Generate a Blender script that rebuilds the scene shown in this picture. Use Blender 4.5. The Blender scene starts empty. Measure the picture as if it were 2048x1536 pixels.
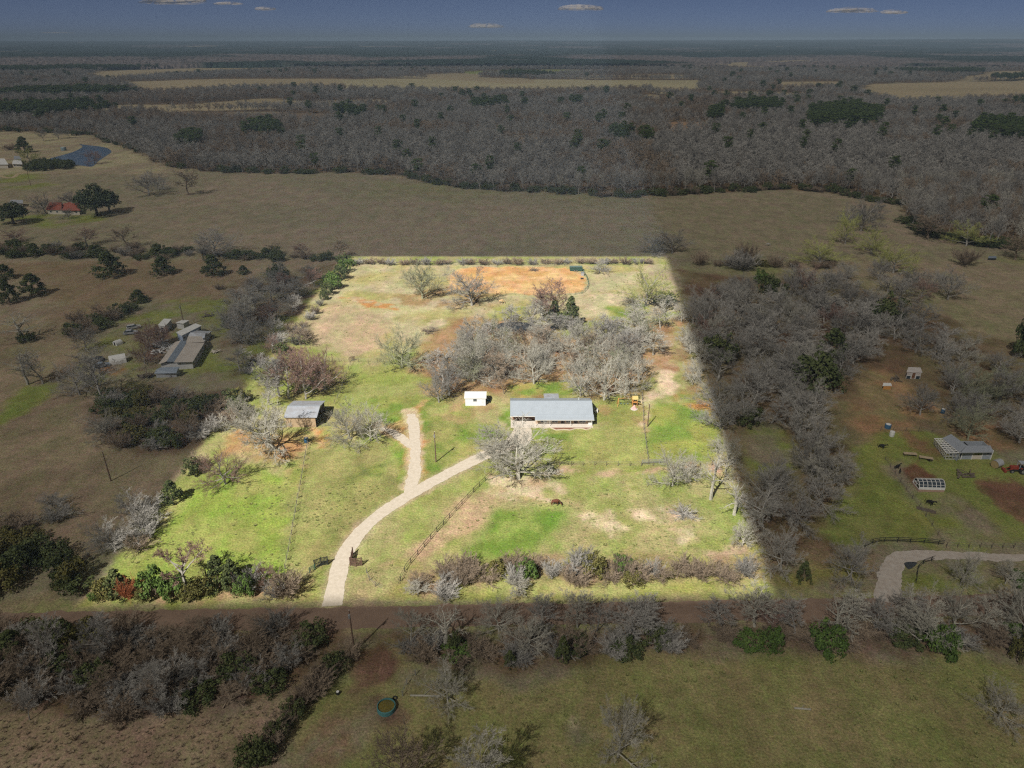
import bpy, math, random
import numpy as np
from mathutils import Vector, Matrix

S = bpy.context.scene
COL = S.collection
R = math.radians
# ------------------------------------------------------------------ camera, sky, sun, exposure
CAMH = 90.0
PITCH = R(25.84)
cam = bpy.data.objects.new('camera', bpy.data.cameras.new('camera'))
COL.objects.link(cam)
cam.location = (0, 0, CAMH)
cam.rotation_euler = (R(90) - PITCH, 0, 0)
cam.data.sensor_width = 36
cam.data.lens = 24.98
cam.data.clip_end = 90000
S.camera = cam

SUN_EL = R(46)
SUN_AZ = R(210)            # compass bearing of the sun: behind the camera, to its left
world = bpy.data.worlds.new("World")
S.world = world
world.use_nodes = True
wn = world.node_tree
sky = wn.nodes.new('ShaderNodeTexSky')
sky.sky_type = 'NISHITA'
sky.sun_disc = False
sky.sun_elevation = SUN_EL
sky.sun_rotation = SUN_AZ
sky.air_density = 0.075
sky.dust_density = 0.5
sky.ozone_density = 1.6
wn.links.new(sky.outputs[0], wn.nodes['Background'].inputs[0])
wn.nodes['Background'].inputs[1].default_value = 0.055

sun = bpy.data.lights.new('sun', 'SUN')
sun.energy = 5.0
sun.angle = R(0.5)
sun.color = (1.0, 0.955, 0.89)
suno = bpy.data.objects.new('sun', sun)
COL.objects.link(suno)
SUND = Vector((math.sin(SUN_AZ) * math.cos(SUN_EL), math.cos(SUN_AZ) * math.cos(SUN_EL), math.sin(SUN_EL)))
suno.rotation_euler = SUND.to_track_quat('Z', 'Y').to_euler()
S.view_settings.view_transform = 'Standard'
S.view_settings.look = 'None'
S.view_settings.exposure = 0.5
S.view_settings.gamma = 1
S.cycles.use_denoising = False
S.cycles.pixel_filter_type = 'BLACKMAN_HARRIS'
S.cycles.filter_width = 1.25
S.cycles.sample_clamp_indirect = 2.0
S.cycles.volume_bounces = 0
S.cycles.max_bounces = 6
S.cycles.transparent_max_bounces = 16
S.cycles.diffuse_bounces = 2

# ------------------------------------------------------------------ survey: bearing + depression read off the photo -> metres on the ground
FPX = 1421.0
ca, sa = math.cos(PITCH), math.sin(PITCH)
def G(x, y, h=0.0):
    dx = (x - 1024) / FPX; dy = (768 - y) / FPX
    D = (dx, ca + dy * sa, -sa + dy * ca)
    t = (h - CAMH) / D[2]
    return Vector((D[0] * t, D[1] * t, h))
def PX(X, Y, Z=0.0):
    d = Z - CAMH
    zc = Y * ca - d * sa
    yc = Y * sa + d * ca
    return 1024 + FPX * X / zc, 768 - FPX * yc / zc
def top_height(base, py):
    a = PITCH - math.atan((768 - py) / FPX)
    return CAMH - base.y * math.tan(a)
def width_at(base, pw):
    zc = base.y * ca + CAMH * sa
    return pw * zc / FPX

# ------------------------------------------------------------------ noise
def _hash(ix, iy, seed):
    h = (ix.astype(np.int64) * 374761393 + iy.astype(np.int64) * 668265263 + seed * 974711) & 0x7fffffff
    h = ((h ^ (h >> 13)) * 1274126177) & 0x7fffffff
    h = h ^ (h >> 16)
    return (h & 0xffff) / 65535.0
def vnoise(x, y, s, seed=0):
    x = np.asarray(x, float) / s; y = np.asarray(y, float) / s
    ix = np.floor(x); iy = np.floor(y); fx = x - ix; fy = y - iy
    fx = fx * fx * (3 - 2 * fx); fy = fy * fy * (3 - 2 * fy)
    ix = ix.astype(np.int64); iy = iy.astype(np.int64)
    a = _hash(ix, iy, seed); b = _hash(ix + 1, iy, seed); c = _hash(ix, iy + 1, seed); d = _hash(ix + 1, iy + 1, seed)
    return (a * (1 - fx) + b * fx) * (1 - fy) + (c * (1 - fx) + d * fx) * fy
def fbm(x, y, s, seed=0, o=4):
    r = 0; a = 0.5; t = 0
    for k in range(o):
        r = r + a * vnoise(x, y, s / 2 ** k, seed + k * 17); t += a; a *= 0.5
    return r / t
def sstep(a, b, v):
    t = np.clip((v - a) / (b - a), 0, 1); return t * t * (3 - 2 * t)
def inpoly(x, y, P):
    P = np.asarray(P); n = len(P); r = np.zeros(np.shape(x), bool); j = n - 1
    for i in range(n):
        xi, yi = P[i]; xj, yj = P[j]
        c = ((yi > y) != (yj > y)) & (x < (xj - xi) * (y - yi) / ((yj - yi) or 1e-9) + xi)
        r ^= c; j = i
    return r
def edge_dist(x, y, P):
    P = np.asarray(P); n = len(P); d = np.full(np.shape(x), 1e9)
    for i in range(n):
        ax, ay = P[i]; bx, by = P[(i + 1) % n]
        vx, vy = bx - ax, by - ay; L = vx * vx + vy * vy or 1e-9
        t = np.clip(((x - ax) * vx + (y - ay) * vy) / L, 0, 1)
        d = np.minimum(d, np.hypot(x - ax - t * vx, y - ay - t * vy))
    return d

# ------------------------------------------------------------------ materials
MATS = {}
def mat(name, col, rough=0.85, var=0.12, scale=1.5, metallic=0.0, rnd=0.0, spec=0.3, bump=0.0, ribs=None, col2=None):
    """procedural paint/bark/leaf: a base colour broken up by noise, optionally by a per-object tone"""
    if name in MATS: return MATS[name]
    m = bpy.data.materials.new(name); m.use_nodes = True
    n = m.node_tree; b = n.nodes['Principled BSDF']
    b.inputs['Roughness'].default_value = rough
    b.inputs['Metallic'].default_value = metallic
    b.inputs['Specular IOR Level'].default_value = spec
    tc = n.nodes.new('ShaderNodeTexCoord')
    no = n.nodes.new('ShaderNodeTexNoise'); no.inputs['Scale'].default_value = scale; no.inputs['Detail'].default_value = 5
    n.links.new(tc.outputs['Object'], no.inputs['Vector'])
    mx = n.nodes.new('ShaderNodeMix'); mx.data_type = 'RGBA'
    c2 = col2 or tuple(c * (1 - 2.2 * var) for c in col)
    mx.inputs['A'].default_value = (*[c * (1 + var) for c in col], 1); mx.inputs['B'].default_value = (*c2, 1)
    n.links.new(no.outputs['Fac'], mx.inputs['Factor'])
    out = mx.outputs['Result']
    if rnd:
        oi = n.nodes.new('ShaderNodeObjectInfo')
        mr = n.nodes.new('ShaderNodeMapRange'); mr.inputs['To Min'].default_value = 1 - rnd; mr.inputs['To Max'].default_value = 1 + rnd
        n.links.new(oi.outputs['Random'], mr.inputs['Value'])
        vm = n.nodes.new('ShaderNodeVectorMath'); vm.operation = 'SCALE'
        n.links.new(out, vm.inputs[0]); n.links.new(mr.outputs[0], vm.inputs['Scale'])
        out = vm.outputs[0]
    if ribs:
        wv = n.nodes.new('ShaderNodeTexWave'); wv.bands_direction = ribs[0]; wv.inputs['Scale'].default_value = ribs[1]
        n.links.new(tc.outputs['Object'], wv.inputs['Vector'])
        bp = n.nodes.new('ShaderNodeBump'); bp.inputs['Strength'].default_value = ribs[2]; bp.inputs['Distance'].default_value = 0.05
        n.links.new(wv.outputs['Fac'], bp.inputs['Height']); n.links.new(bp.outputs[0], b.inputs['Normal'])
    elif bump:
        bp = n.nodes.new('ShaderNodeBump'); bp.inputs['Strength'].default_value = bump; bp.inputs['Distance'].default_value = 0.1
        n.links.new(no.outputs['Fac'], bp.inputs['Height']); n.links.new(bp.outputs[0], b.inputs['Normal'])
    n.links.new(out, b.inputs['Base Color'])
    MATS[name] = m
    return m

def leafmat(name, col, col2, rnd=0.15):
    """foliage: tone per leaf (vertex attribute 'tone'), per plant and by clump noise; a little light comes through"""
    if name in MATS: return MATS[name]
    m = bpy.data.materials.new(name); m.use_nodes = True
    n = m.node_tree; b = n.nodes['Principled BSDF']; b.inputs['Roughness'].default_value = 0.7; b.inputs['Specular IOR Level'].default_value = 0.2
    at = n.nodes.new('ShaderNodeAttribute'); at.attribute_name = 'tone'
    oi = n.nodes.new('ShaderNodeObjectInfo')
    ad = n.nodes.new('ShaderNodeMath'); ad.operation = 'MULTIPLY_ADD'; ad.inputs[1].default_value = rnd * 2; ad.inputs[2].default_value = -rnd
    n.links.new(oi.outputs['Random'], ad.inputs[0])
    a2 = n.nodes.new('ShaderNodeMath'); a2.operation = 'ADD'; n.links.new(at.outputs['Fac'], a2.inputs[0]); n.links.new(ad.outputs[0], a2.inputs[1])
    mx = n.nodes.new('ShaderNodeMix'); mx.data_type = 'RGBA'; mx.inputs['A'].default_value = (*col, 1); mx.inputs['B'].default_value = (*col2, 1)
    n.links.new(a2.outputs[0], mx.inputs['Factor'])
    n.links.new(mx.outputs['Result'], b.inputs['Base Color'])
    MATS[name] = m
    return m

BARK = dict(
    grey=mat('bark_grey', (.335, .318, .285), .9, .25, 1.2, rnd=.3),
    pale=mat('bark_pale', (.405, .385, .32), .9, .22, 1.2, rnd=.2),
    mossy=mat('bark_mossy', (.30, .31, .20), .9, .28, .6, rnd=.15),
    red=mat('bark_reddish', (.27, .17, .135), .9, .25, 1.2, rnd=.15),
    brown=mat('bark_brown', (.29, .225, .16), .9, .25, 1.2, rnd=.2),
    dark=mat('bark_dark', (.10, .08, .06), .9, .25, 1.2, rnd=.2),
    bud=mat('bark_budding', (.42, .44, .14), .9, .22, .8, rnd=.15),
    rust=mat('bark_rust', (.36, .12, .05), .9, .25, .8, rnd=.1))
LEAF = dict(
    cedar=leafmat('leaf_cedar', (.038, .055, .018), (.115, .135, .045)),
    green=leafmat('leaf_green', (.045, .085, .015), (.13, .20, .045)),
    oak=leafmat('leaf_oak', (.040, .058, .025), (.105, .125, .055)),
    pine=leafmat('leaf_pine', (.035, .060, .014), (.115, .155, .036)),
    olive=leafmat('leaf_olive', (.07, .075, .02), (.17, .15, .045)),
    drygrass=leafmat('leaf_drygrass', (.27, .21, .145), (.40, .32, .22)))

# ------------------------------------------------------------------ mesh helpers
def np_mesh(name, V, F, m, tone=None, col=None, smooth=False):
    V = np.ascontiguousarray(V, np.float32); F = np.ascontiguousarray(F, np.int32)
    me = bpy.data.meshes.new(name)
    k = F.shape[1]
    me.vertices.add(len(V)); me.vertices.foreach_set('co', V.ravel())
    me.loops.add(F.size); me.loops.foreach_set('vertex_index', F.ravel())
    me.polygons.add(len(F)); me.polygons.foreach_set('loop_start', np.arange(0, F.size, k, dtype=np.int32))
    me.polygons.foreach_set('loop_total', np.full(len(F), k, np.int32))
    me.polygons.foreach_set('use_smooth', np.full(len(F), bool(smooth)))
    if tone is not None:
        a = me.attributes.new('tone', 'FLOAT', 'POINT'); a.data.foreach_set('value', np.ascontiguousarray(tone, np.float32))
    if col is not None:
        a = me.attributes.new('gcol', 'FLOAT_COLOR', 'POINT')
        c = np.ones((len(V), 4), np.float32); c[:, :3] = col; a.data.foreach_set('color', c.ravel())
    me.update(calc_edges=True); me.validate()
    me.materials.append(m)
    return me

class MB:
    def __init__(s): s.v = []; s.f = []
    def add(s, vs, fs):
        o = len(s.v); s.v += [tuple(v) for v in vs]; s.f += [tuple(i + o for i in f) for f in fs]; return s
    def box(s, x0, y0, z0, x1, y1, z1):
        if x0 > x1: x0, x1 = x1, x0
        if y0 > y1: y0, y1 = y1, y0
        return s.add([(x0, y0, z0), (x1, y0, z0), (x1, y1, z0), (x0, y1, z0), (x0, y0, z1), (x1, y0, z1), (x1, y1, z1), (x0, y1, z1)],
                     [(3, 2, 1, 0), (4, 5, 6, 7), (0, 1, 5, 4), (1, 2, 6, 5), (2, 3, 7, 6), (3, 0, 4, 7)])
    def bar(s, a, b, w, h=None, n=4):
        """square or round bar between two points"""
        a = Vector(a); b = Vector(b); d = (b - a).normalized(); h = h or w
        u = d.cross(Vector((0, 0, 1)));
        if u.length < 1e-3: u = Vector((1, 0, 0))
        u.normalize(); v = d.cross(u)
        ring = [(math.cos(2 * math.pi * (k + .5) / n), math.sin(2 * math.pi * (k + .5) / n)) for k in range(n)]
        q = 1 / math.cos(math.pi / n) if n == 4 else 1
        vs = [a + u * (c * w / 2 * q) + v * (t * h / 2 * q) for c, t in ring] + [b + u * (c * w / 2 * q) + v * (t * h / 2 * q) for c, t in ring]
        fs = [(k, (k + 1) % n, n + (k + 1) % n, n + k) for k in range(n)] + [tuple(range(n))[::-1], tuple(range(n, 2 * n))]
        return s.add(vs, fs)
    def cone(s, c, r0, r1, z0, z1, n=16, cap=True):
        x, y = c
        vs = [(x + r0 * math.cos(2 * math.pi * k / n), y + r0 * math.sin(2 * math.pi * k / n), z0) for k in range(n)]
        vs += [(x + r1 * math.cos(2 * math.pi * k / n), y + r1 * math.sin(2 * math.pi * k / n), z1) for k in range(n)]
        fs = [(k, (k + 1) % n, n + (k + 1) % n, n + k) for k in range(n)]
        if cap: fs += [tuple(range(n))[::-1], tuple(range(n, 2 * n))]
        return s.add(vs, fs)
    def slab(s, pts, t):
        """a thin plate: polygon pts (3-D, counter-clockwise from above) with thickness t downwards"""
        n = len(pts); vs = [tuple(p) for p in pts] + [(p[0], p[1], p[2] - t) for p in pts]
        return s.add(vs, [tuple(range(n)), tuple(range(n, 2 * n))[::-1]] + [(k, n + k, n + (k + 1) % n, (k + 1) % n) for k in range(n)])
    def extr(s, prof, x0, x1):
        """profile in (y, z) drawn along x"""
        n = len(prof); vs = [(x0, y, z) for y, z in prof] + [(x1, y, z) for y, z in prof]
        return s.add(vs, [tuple(range(n)), tuple(range(n, 2 * n))[::-1]] + [(k, n + k, n + (k + 1) % n, (k + 1) % n) for k in range(n)])
    def extry(s, prof, y0, y1):
        n = len(prof); vs = [(x, y0, z) for x, z in prof] + [(x, y1, z) for x, z in prof]
        return s.add(vs, [tuple(range(n))[::-1], tuple(range(n, 2 * n))] + [((k + 1) % n, n + (k + 1) % n, n + k, k) for k in range(n)])
    def mesh(s, name, m, bevel=0):
        me = bpy.data.meshes.new(name); me.from_pydata(s.v, [], s.f); me.validate(); me.materials.append(m)
        import bmesh
        bm = bmesh.new(); bm.from_mesh(me); bmesh.ops.recalc_face_normals(bm, faces=bm.faces); bm.to_mesh(me); bm.free()
        return me

def link(name, me, parent=None):
    o = bpy.data.objects.new(name, me); COL.objects.link(o)
    if parent is not None: o.parent = parent
    return o
def tag(o, label, cat, group=None, kind=None):
    if label: o['label'] = label
    if cat: o['category'] = cat
    if group: o['group'] = group
    if kind: o['kind'] = kind
    return o
def thing(name, label, cat, loc=(0, 0, 0), rz=0.0, group=None):
    o = bpy.data.objects.new(name, None); o.empty_display_size = .3; COL.objects.link(o)
    o.location = loc; o.rotation_euler = (0, 0, rz)
    return tag(o, label, cat, group)
def part(name, mb, m, parent, label=None):
    o = link(name, mb.mesh(name, m), parent)
    if label: o['label'] = label
    return o
def solo(name, mb, m, label, cat, loc=(0, 0, 0), rz=0.0, group=None):
    o = link(name, mb.mesh(name, m)); o.location = loc; o.rotation_euler = (0, 0, rz)
    return tag(o, label, cat, group)
def structure(name, me):
    o = link(name, me); o['kind'] = 'structure'; return o
def copy_tree(o, parent=None):
    c = o.copy(); COL.objects.link(c)
    if parent is not None: c.parent = parent
    for ch in o.children: copy_tree(ch, c)
    return c

# ------------------------------------------------------------------ the ground sheet
OLIVE = (.255, .22, .145); TAN = (.30, .24, .165); TAN2 = (.36, .29, .18); STRAW = (.39, .34, .21)
GRN = (.22, .24, .065); GRNB = (.15, .22, .04); GRNY = (.28, .285, .085); GRND = (.07, .13, .02)
ORANGE = (.40, .20, .07); ARENA = (.50, .28, .115); ARENA2 = (.55, .36, .18)
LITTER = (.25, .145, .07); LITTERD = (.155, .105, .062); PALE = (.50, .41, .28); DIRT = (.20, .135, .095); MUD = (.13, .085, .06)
BRUSHC = (.185, .135, .095)

PROP = [(165, 1207), (1545, 1192), (1330, 513), (688, 513)]
ZONES = [  # (outline, colour A, colour B, patch size m, feather m)
    # beyond the home field
    ([(-500, 345), (0, 345), (180, 332), (310, 335), (420, 345), (560, 348), (690, 345), (800, 352), (870, 370), (960, 382), (1100, 386), (1240, 396), (1400, 388), (1560, 380), (1660, 386), (1800, 410), (1830, 440), (1870, 470), (1900, 500), (1700, 505), (1500, 510), (700, 515), (420, 508), (0, 490), (-500, 500)], OLIVE, (.29, .235, .165), 45, 4),
    ([(-500, 262), (0, 262), (100, 265), (180, 272), (235, 290), (330, 330), (420, 345), (0, 352), (-500, 360)], TAN, STRAW, 20, 3),
    ([(0, 350), (60, 345), (110, 370), (60, 380), (0, 375)], GRN, OLIVE, 12, 5),
    ([(0, 440), (100, 425), (160, 425), (250, 425), (210, 440), (110, 455), (0, 460)], GRN, OLIVE, 8, 5),
    ([(520, 350), (1350, 395), (1200, 415), (700, 400)], (.24, .22, .12), OLIVE, 40, 12),
    ([(1360, 530), (1560, 520), (1900, 510), (2300, 520), (2300, 700), (1980, 640), (1700, 560), (1400, 560)], OLIVE, (.25, .24, .11), 30, 8),
    ([(1500, 520), (2000, 520), (2300, 640), (2300, 760), (1980, 700), (1850, 600)], (.27, .235, .14), TAN, 30, 8),
    # left neighbour
    ([(-600, 520), (0, 520), (700, 520), (640, 600), (480, 640), (300, 600), (150, 640), (0, 700), (-600, 760)], TAN, (.25, .185, .115), 25, 5),
    ([(-600, 660), (0, 640), (150, 640), (190, 760), (160, 830), (230, 880), (470, 880), (400, 960), (330, 1010), (200, 1120), (0, 1120), (-600, 1200)], (.245, .195, .125), (.30, .24, .155), 18, 4),
    ([(-300, 960), (0, 850), (80, 808), (120, 780), (110, 770), (50, 770), (-10, 830), (-300, 930)], GRN, (.22, .25, .07), 8, 2),
    ([(160, 690), (250, 640), (330, 600), (420, 595), (480, 600), (520, 640), (500, 700), (470, 760), (400, 780), (300, 790), (230, 770), (180, 760)], GRN, OLIVE, 9, 4),
    ([(190, 740), (240, 720), (260, 735), (230, 755)], ORANGE, OLIVE, 4, 3),
    ([(280, 650), (360, 650), (340, 730), (290, 740)], DIRT, OLIVE, 4, 3),
    ([(190, 780), (330, 770), (480, 790), (470, 860), (400, 905), (260, 905), (180, 850)], LITTERD, BRUSHC, 6, 6),
    ([(470, 560), (560, 545), (660, 530), (600, 640), (520, 740), (440, 700), (450, 620)], LITTERD, OLIVE, 7, 6),
    ([(480, 700), (560, 640), (640, 560), (690, 520), (700, 520), (640, 620), (520, 760), (480, 800)], LITTERD, GRN, 6, 4),
    # right neighbour: the oak wood floor, yard and garden
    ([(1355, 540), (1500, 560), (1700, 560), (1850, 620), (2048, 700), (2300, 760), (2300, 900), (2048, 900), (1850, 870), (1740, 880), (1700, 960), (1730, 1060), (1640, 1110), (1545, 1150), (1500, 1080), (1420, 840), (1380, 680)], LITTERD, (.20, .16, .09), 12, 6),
    ([(1480, 860), (1560, 850), (1600, 900), (1560, 960), (1500, 940)], GRN, OLIVE, 7, 6),
    ([(1700, 740), (1780, 730), (1860, 800), (1980, 850), (2010, 900), (1960, 890), (1860, 830), (1830, 880), (1740, 880), (1700, 820)], (.33, .20, .11), (.27, .21, .11), 6, 5),
    ([(1700, 900), (1760, 870), (1860, 865), (1960, 890), (2048, 930), (2300, 960), (2300, 1090), (2048, 1095), (1890, 1090), (1740, 1085), (1650, 1080), (1640, 1030), (1700, 990), (1720, 930)], GRN, (.21, .23, .07), 12, 4),
    ([(1875, 1085), (1860, 1050), (1800, 980), (1775, 930), (1800, 920), (1850, 990), (1920, 1000), (2048, 1080), (2048, 1092)], OLIVE, GRN, 10, 4),
    ([(1795, 930), (1840, 922), (1870, 950), (1870, 958), (1830, 962)], (.17, .085, .05), (.21, .12, .07), 3, 1.5),
    ([(1955, 965), (2010, 955), (2060, 975), (2200, 1040), (2200, 1100), (2048, 1055), (1990, 1010)], (.17, .095, .06), (.22, .13, .08), 5, 1.5),
    ([(1780, 868), (1850, 865), (1880, 900), (1870, 915), (1800, 900)], (.24, .15, .08), GRN, 4, 3),
    ([(1545, 1150), (1640, 1110), (1760, 1100), (1760, 1190), (1545, 1192)], (.24, .17, .10), (.24, .22, .07), 8, 4),
    ([(1810, 1130), (1850, 1125), (2300, 1140), (2300, 1190), (1800, 1190)], GRN, OLIVE, 6, 3),
    # verge of the road and the land south of it
    ([(-600, 1195), (0, 1195), (700, 1198), (1545, 1192), (2048, 1180), (2600, 1170), (2600, 1230), (2048, 1240), (700, 1275), (0, 1275), (-600, 1280)], (.27, .22, .135), (.27, .265, .12), 5, 2),
    ([(700, 1280), (2048, 1230), (2700, 1230), (2700, 1300), (2048, 1310), (1600, 1310), (1300, 1300), (1080, 1350), (900, 1330), (780, 1300)], LITTERD, BRUSHC, 6, 4),
    ([(-600, 1240), (0, 1240), (690, 1250), (690, 1310), (600, 1400), (480, 1420), (280, 1450), (0, 1430), (-600, 1440)], BRUSHC, LITTERD, 6, 4),
    ([(-800, 1420), (0, 1420), (280, 1440), (480, 1410), (620, 1390), (480, 1600), (-100, 1700), (-800, 1700)], (.27, .20, .135), (.32, .25, .165), 5, 4),
    ([(690, 1330), (760, 1300), (850, 1360), (1080, 1370), (1320, 1300), (1600, 1300), (2048, 1320), (2700, 1320), (2700, 1800), (480, 1800), (600, 1430)], (.225, .225, .085), (.27, .24, .11), 10, 4),
    ([(700, 1300), (760, 1292), (800, 1330), (780, 1370), (730, 1375), (705, 1340)], (.14, .085, .055), (.19, .12, .08), 4, 2),
    ([(735, 1395), (800, 1390), (820, 1430), (770, 1455), (730, 1440)], (.15, .10, .07), (.20, .14, .09), 3, 3),
    ([(640, 1450), (720, 1430), (720, 1500), (640, 1530)], (.27, .19, .12), OLIVE, 3, 4),
    ([(1140, 1475), (1200, 1470), (1215, 1490), (1150, 1495)], PALE, OLIVE, 3, 3),
    # the home property
    ([(165, 1207), (1545, 1192), (1330, 513), (688, 513)], (.23, .26, .075), (.32, .285, .135), 7, 1),
    ([(690, 525), (800, 525), (1000, 530), (1340, 530), (1370, 620), (1200, 640), (1000, 640), (900, 640), (820, 700), (700, 722), (640, 690), (600, 660)], STRAW, (.33, .29, .12), 12, 3),
    ([(640, 610), (720, 610), (790, 640), (760, 700), (700, 725), (650, 700), (600, 665)], TAN2, (.40, .30, .19), 10, 4),
    ([(1290, 530), (1340, 530), (1370, 610), (1300, 640)], STRAW, TAN, 6, 3),
    ([(990, 612), (1060, 610), (1060, 630), (980, 645)], GRN, GRNY, 5, 3),
    ([(1220, 610), (1280, 605), (1300, 625), (1230, 640)], GRNY, GRNB, 5, 3),
    ([(1180, 590), (1260, 580), (1250, 610), (1180, 620)], PALE, STRAW, 5, 3),
    ([(790, 570), (1010, 580), (990, 625), (800, 610)], (.30, .21, .10), STRAW, 5, 6),
    ([(680, 595), (700, 592), (800, 612), (800, 620), (740, 613)], ORANGE, STRAW, 3, 1.2),
    ([(850, 645), (890, 640), (900, 655), (850, 665)], PALE, STRAW, 3, 2),
    ([(845, 655), (870, 655), (870, 668), (845, 668)], (.12, .11, .10), STRAW, 3, 1.5),
    ([(690, 735), (790, 725), (880, 700), (900, 640), (860, 700), (850, 760), (880, 790), (930, 810), (900, 860), (840, 850), (740, 830), (660, 800)], GRN, (.28, .29, .10), 7, 3),
    ([(830, 700), (900, 640), (1000, 640), (1160, 640), (1320, 640), (1345, 680), (1300, 770), (1250, 800), (1180, 795), (1160, 790), (1010, 790), (960, 795), (900, 800), (840, 770)], LITTER, (.30, .20, .105), 6, 5),
    ([(1050, 640), (1170, 645), (1280, 640), (1250, 670), (1100, 680)], (.23, .19, .09), GRN, 5, 4),
    ([(1020, 770), (1160, 765), (1170, 790), (1020, 795)], GRNB, (.30, .26, .08), 4, 2),
    ([(1200, 790), (1290, 770), (1300, 830), (1250, 850), (1190, 840)], (.29, .22, .09), GRN, 5, 4),
    ([(835, 840), (870, 830), (930, 805), (980, 815), (960, 830), (930, 850)], (.33, .24, .12), GRN, 4, 3),
    ([(1310, 740), (1340, 735), (1365, 790), (1290, 795)], PALE, (.52, .41, .27), 4, 2),
    ([(1325, 650), (1345, 650), (1350, 740), (1300, 745), (1300, 720)], LITTER, (.33, .23, .14), 4, 3),
    ([(1340, 640), (1370, 640), (1425, 830), (1400, 830), (1370, 780)], LITTER, (.22, .16, .08), 5, 4),
    ([(1285, 800), (1303, 795), (1303, 860), (1287, 870)], (.40, .23, .12), PALE, 3, 2),
    ([(1300, 805), (1400, 810), (1430, 850), (1440, 925), (1300, 930)], (.26, .27, .07), GRNB, 6, 2),
    ([(1350, 790), (1420, 800), (1430, 840), (1380, 815)], ORANGE, GRN, 4, 4),
    ([(1060, 850), (1200, 855), (1295, 850), (1295, 930), (1080, 935), (1060, 880)], (.29, .29, .10), GRN, 7, 2),
    ([(1060, 855), (1140, 865), (1110, 900), (1070, 890)], GRNB, GRN, 3, 3),
    ([(1000, 815), (1022, 812), (1022, 850), (1000, 850)], GRNB, PALE, 3, 2),
    ([(1070, 935), (1430, 935), (1430, 945), (1300, 950), (1080, 950)], (.40, .28, .19), GRN, 3, 2),
    ([(590, 800), (680, 785), (640, 830), (580, 800)], (.32, .24, .12), GRN, 3, 3),
    ([(520, 780), (560, 690), (640, 690), (690, 740), (670, 800), (600, 800)], (.22, .20, .07), GRN, 4, 4),
    ([(430, 900), (470, 868), (520, 872), (618, 872), (616, 905), (604, 932), (560, 928), (500, 912), (440, 916)], (.38, .22, .10), (.40, .30, .15), 5, 3),
    ([(625, 860), (650, 862), (655, 905), (630, 905)], (.47, .32, .19), ORANGE, 3, 2),
    ([(555, 930), (610, 930), (600, 985), (570, 985)], (.38, .25, .14), GRN, 4, 4),
    ([(430, 930), (520, 930), (590, 985), (570, 1140), (500, 1180), (240, 1170), (300, 1080), (370, 990)], (.215, .285, .055), (.265, .28, .085), 6, 2),
    ([(610, 900), (720, 890), (800, 880), (825, 940), (800, 990), (700, 1060), (650, 1140), (580, 1140), (600, 1000)], (.27, .265, .10), (.24, .235, .085), 6, 2),
    ([(780, 900), (815, 870), (825, 940), (810, 975), (790, 960)], GRNB, GRN, 3, 2),
    ([(690, 935), (780, 925), (775, 960), (700, 965)], (.15, .17, .055), GRN, 2, 3),
    ([(745, 800), (830, 815), (870, 800), (850, 850), (760, 850)], GRNB, GRN, 4, 3),
    ([(760, 850), (800, 845), (840, 800), (850, 870), (850, 960), (810, 940), (815, 880)], ORANGE, (.40, .28, .13), 3, 1.5),
    ([(845, 840), (930, 850), (1000, 860), (960, 920), (860, 950), (845, 900)], (.27, .26, .09), GRNB, 6, 2),
    ([(985, 955), (1060, 965), (960, 1030), (900, 1090), (820, 1140), (800, 1135), (900, 1030)], (.44, .32, .20), (.38, .27, .165), 3, 2.5),
    ([(980, 950), (1100, 955), (1120, 980), (1040, 1000), (980, 1000), (960, 990)], PALE, (.42, .32, .19), 3, 2.5),
    ([(1060, 985), (1100, 1000), (1095, 1004), (1020, 1000)], PALE, (.40, .32, .16), 2, 1),
    ([(990, 1010), (1080, 1015), (1150, 1020), (1120, 1100), (1000, 1130), (880, 1140), (960, 1060)], (.22, .27, .07), (.15, .225, .04), 3.5, 4),
    ([(1070, 1030), (1120, 1025), (1120, 1065), (1080, 1070)], (.13, .22, .035), GRNB, 3, 3),
    ([(1150, 1030), (1180, 1022), (1200, 1035), (1160, 1045)], (.50, .40, .29), (.45, .36, .22), 2, 1.5),
    ([(1180, 1050), (1220, 1020), (1260, 1060), (1230, 1075)], (.55, .45, .31), (.40, .34, .19), 2.2, 2),
    ([(1260, 1020), (1300, 1015), (1320, 1035), (1280, 1045)], (.55, .45, .31), (.40, .34, .19), 2.2, 2),
    ([(1300, 1015), (1345, 1020), (1400, 1040), (1350, 1050)], (.48, .40, .30), (.42, .32, .2), 2.2, 2),
    ([(1335, 1060), (1390, 1055), (1400, 1078), (1370, 1082)], (.48, .40, .28), (.40, .32, .18), 2.2, 1.5),
    ([(1260, 965), (1290, 965), (1290, 1000), (1262, 1000)], (.42, .36, .18), GRNY, 2, 2),
    ([(1395, 1090), (1500, 1080), (1530, 1120), (1480, 1130), (1420, 1120)], (.40, .31, .20), GRNY, 4, 3),
    ([(780, 1130), (1000, 1120), (1300, 1110), (1530, 1120), (1540, 1165), (1100, 1175), (780, 1180)], (.27, .20, .115), (.25, .23, .08), 4, 3),
    ([(900, 1172), (1540, 1165), (1545, 1192), (900, 1198)], (.33, .31, .13), GRNY, 4, 2),
    ([(200, 1170), (600, 1175), (590, 1203), (170, 1206)], (.33, .23, .13), GRN, 3, 2),
    ([(545, 1190), (640, 1150), (650, 1200), (560, 1202)], (.30, .28, .10), (.34, .27, .13), 3, 2),
    # the arena sand
    ([(925, 536), (1040, 533), (1130, 535), (1160, 545), (1175, 570), (1165, 585), (1130, 588), (1000, 588), (900, 580), (895, 555)], ARENA, ARENA2, 6, 0.8),
]
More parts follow.
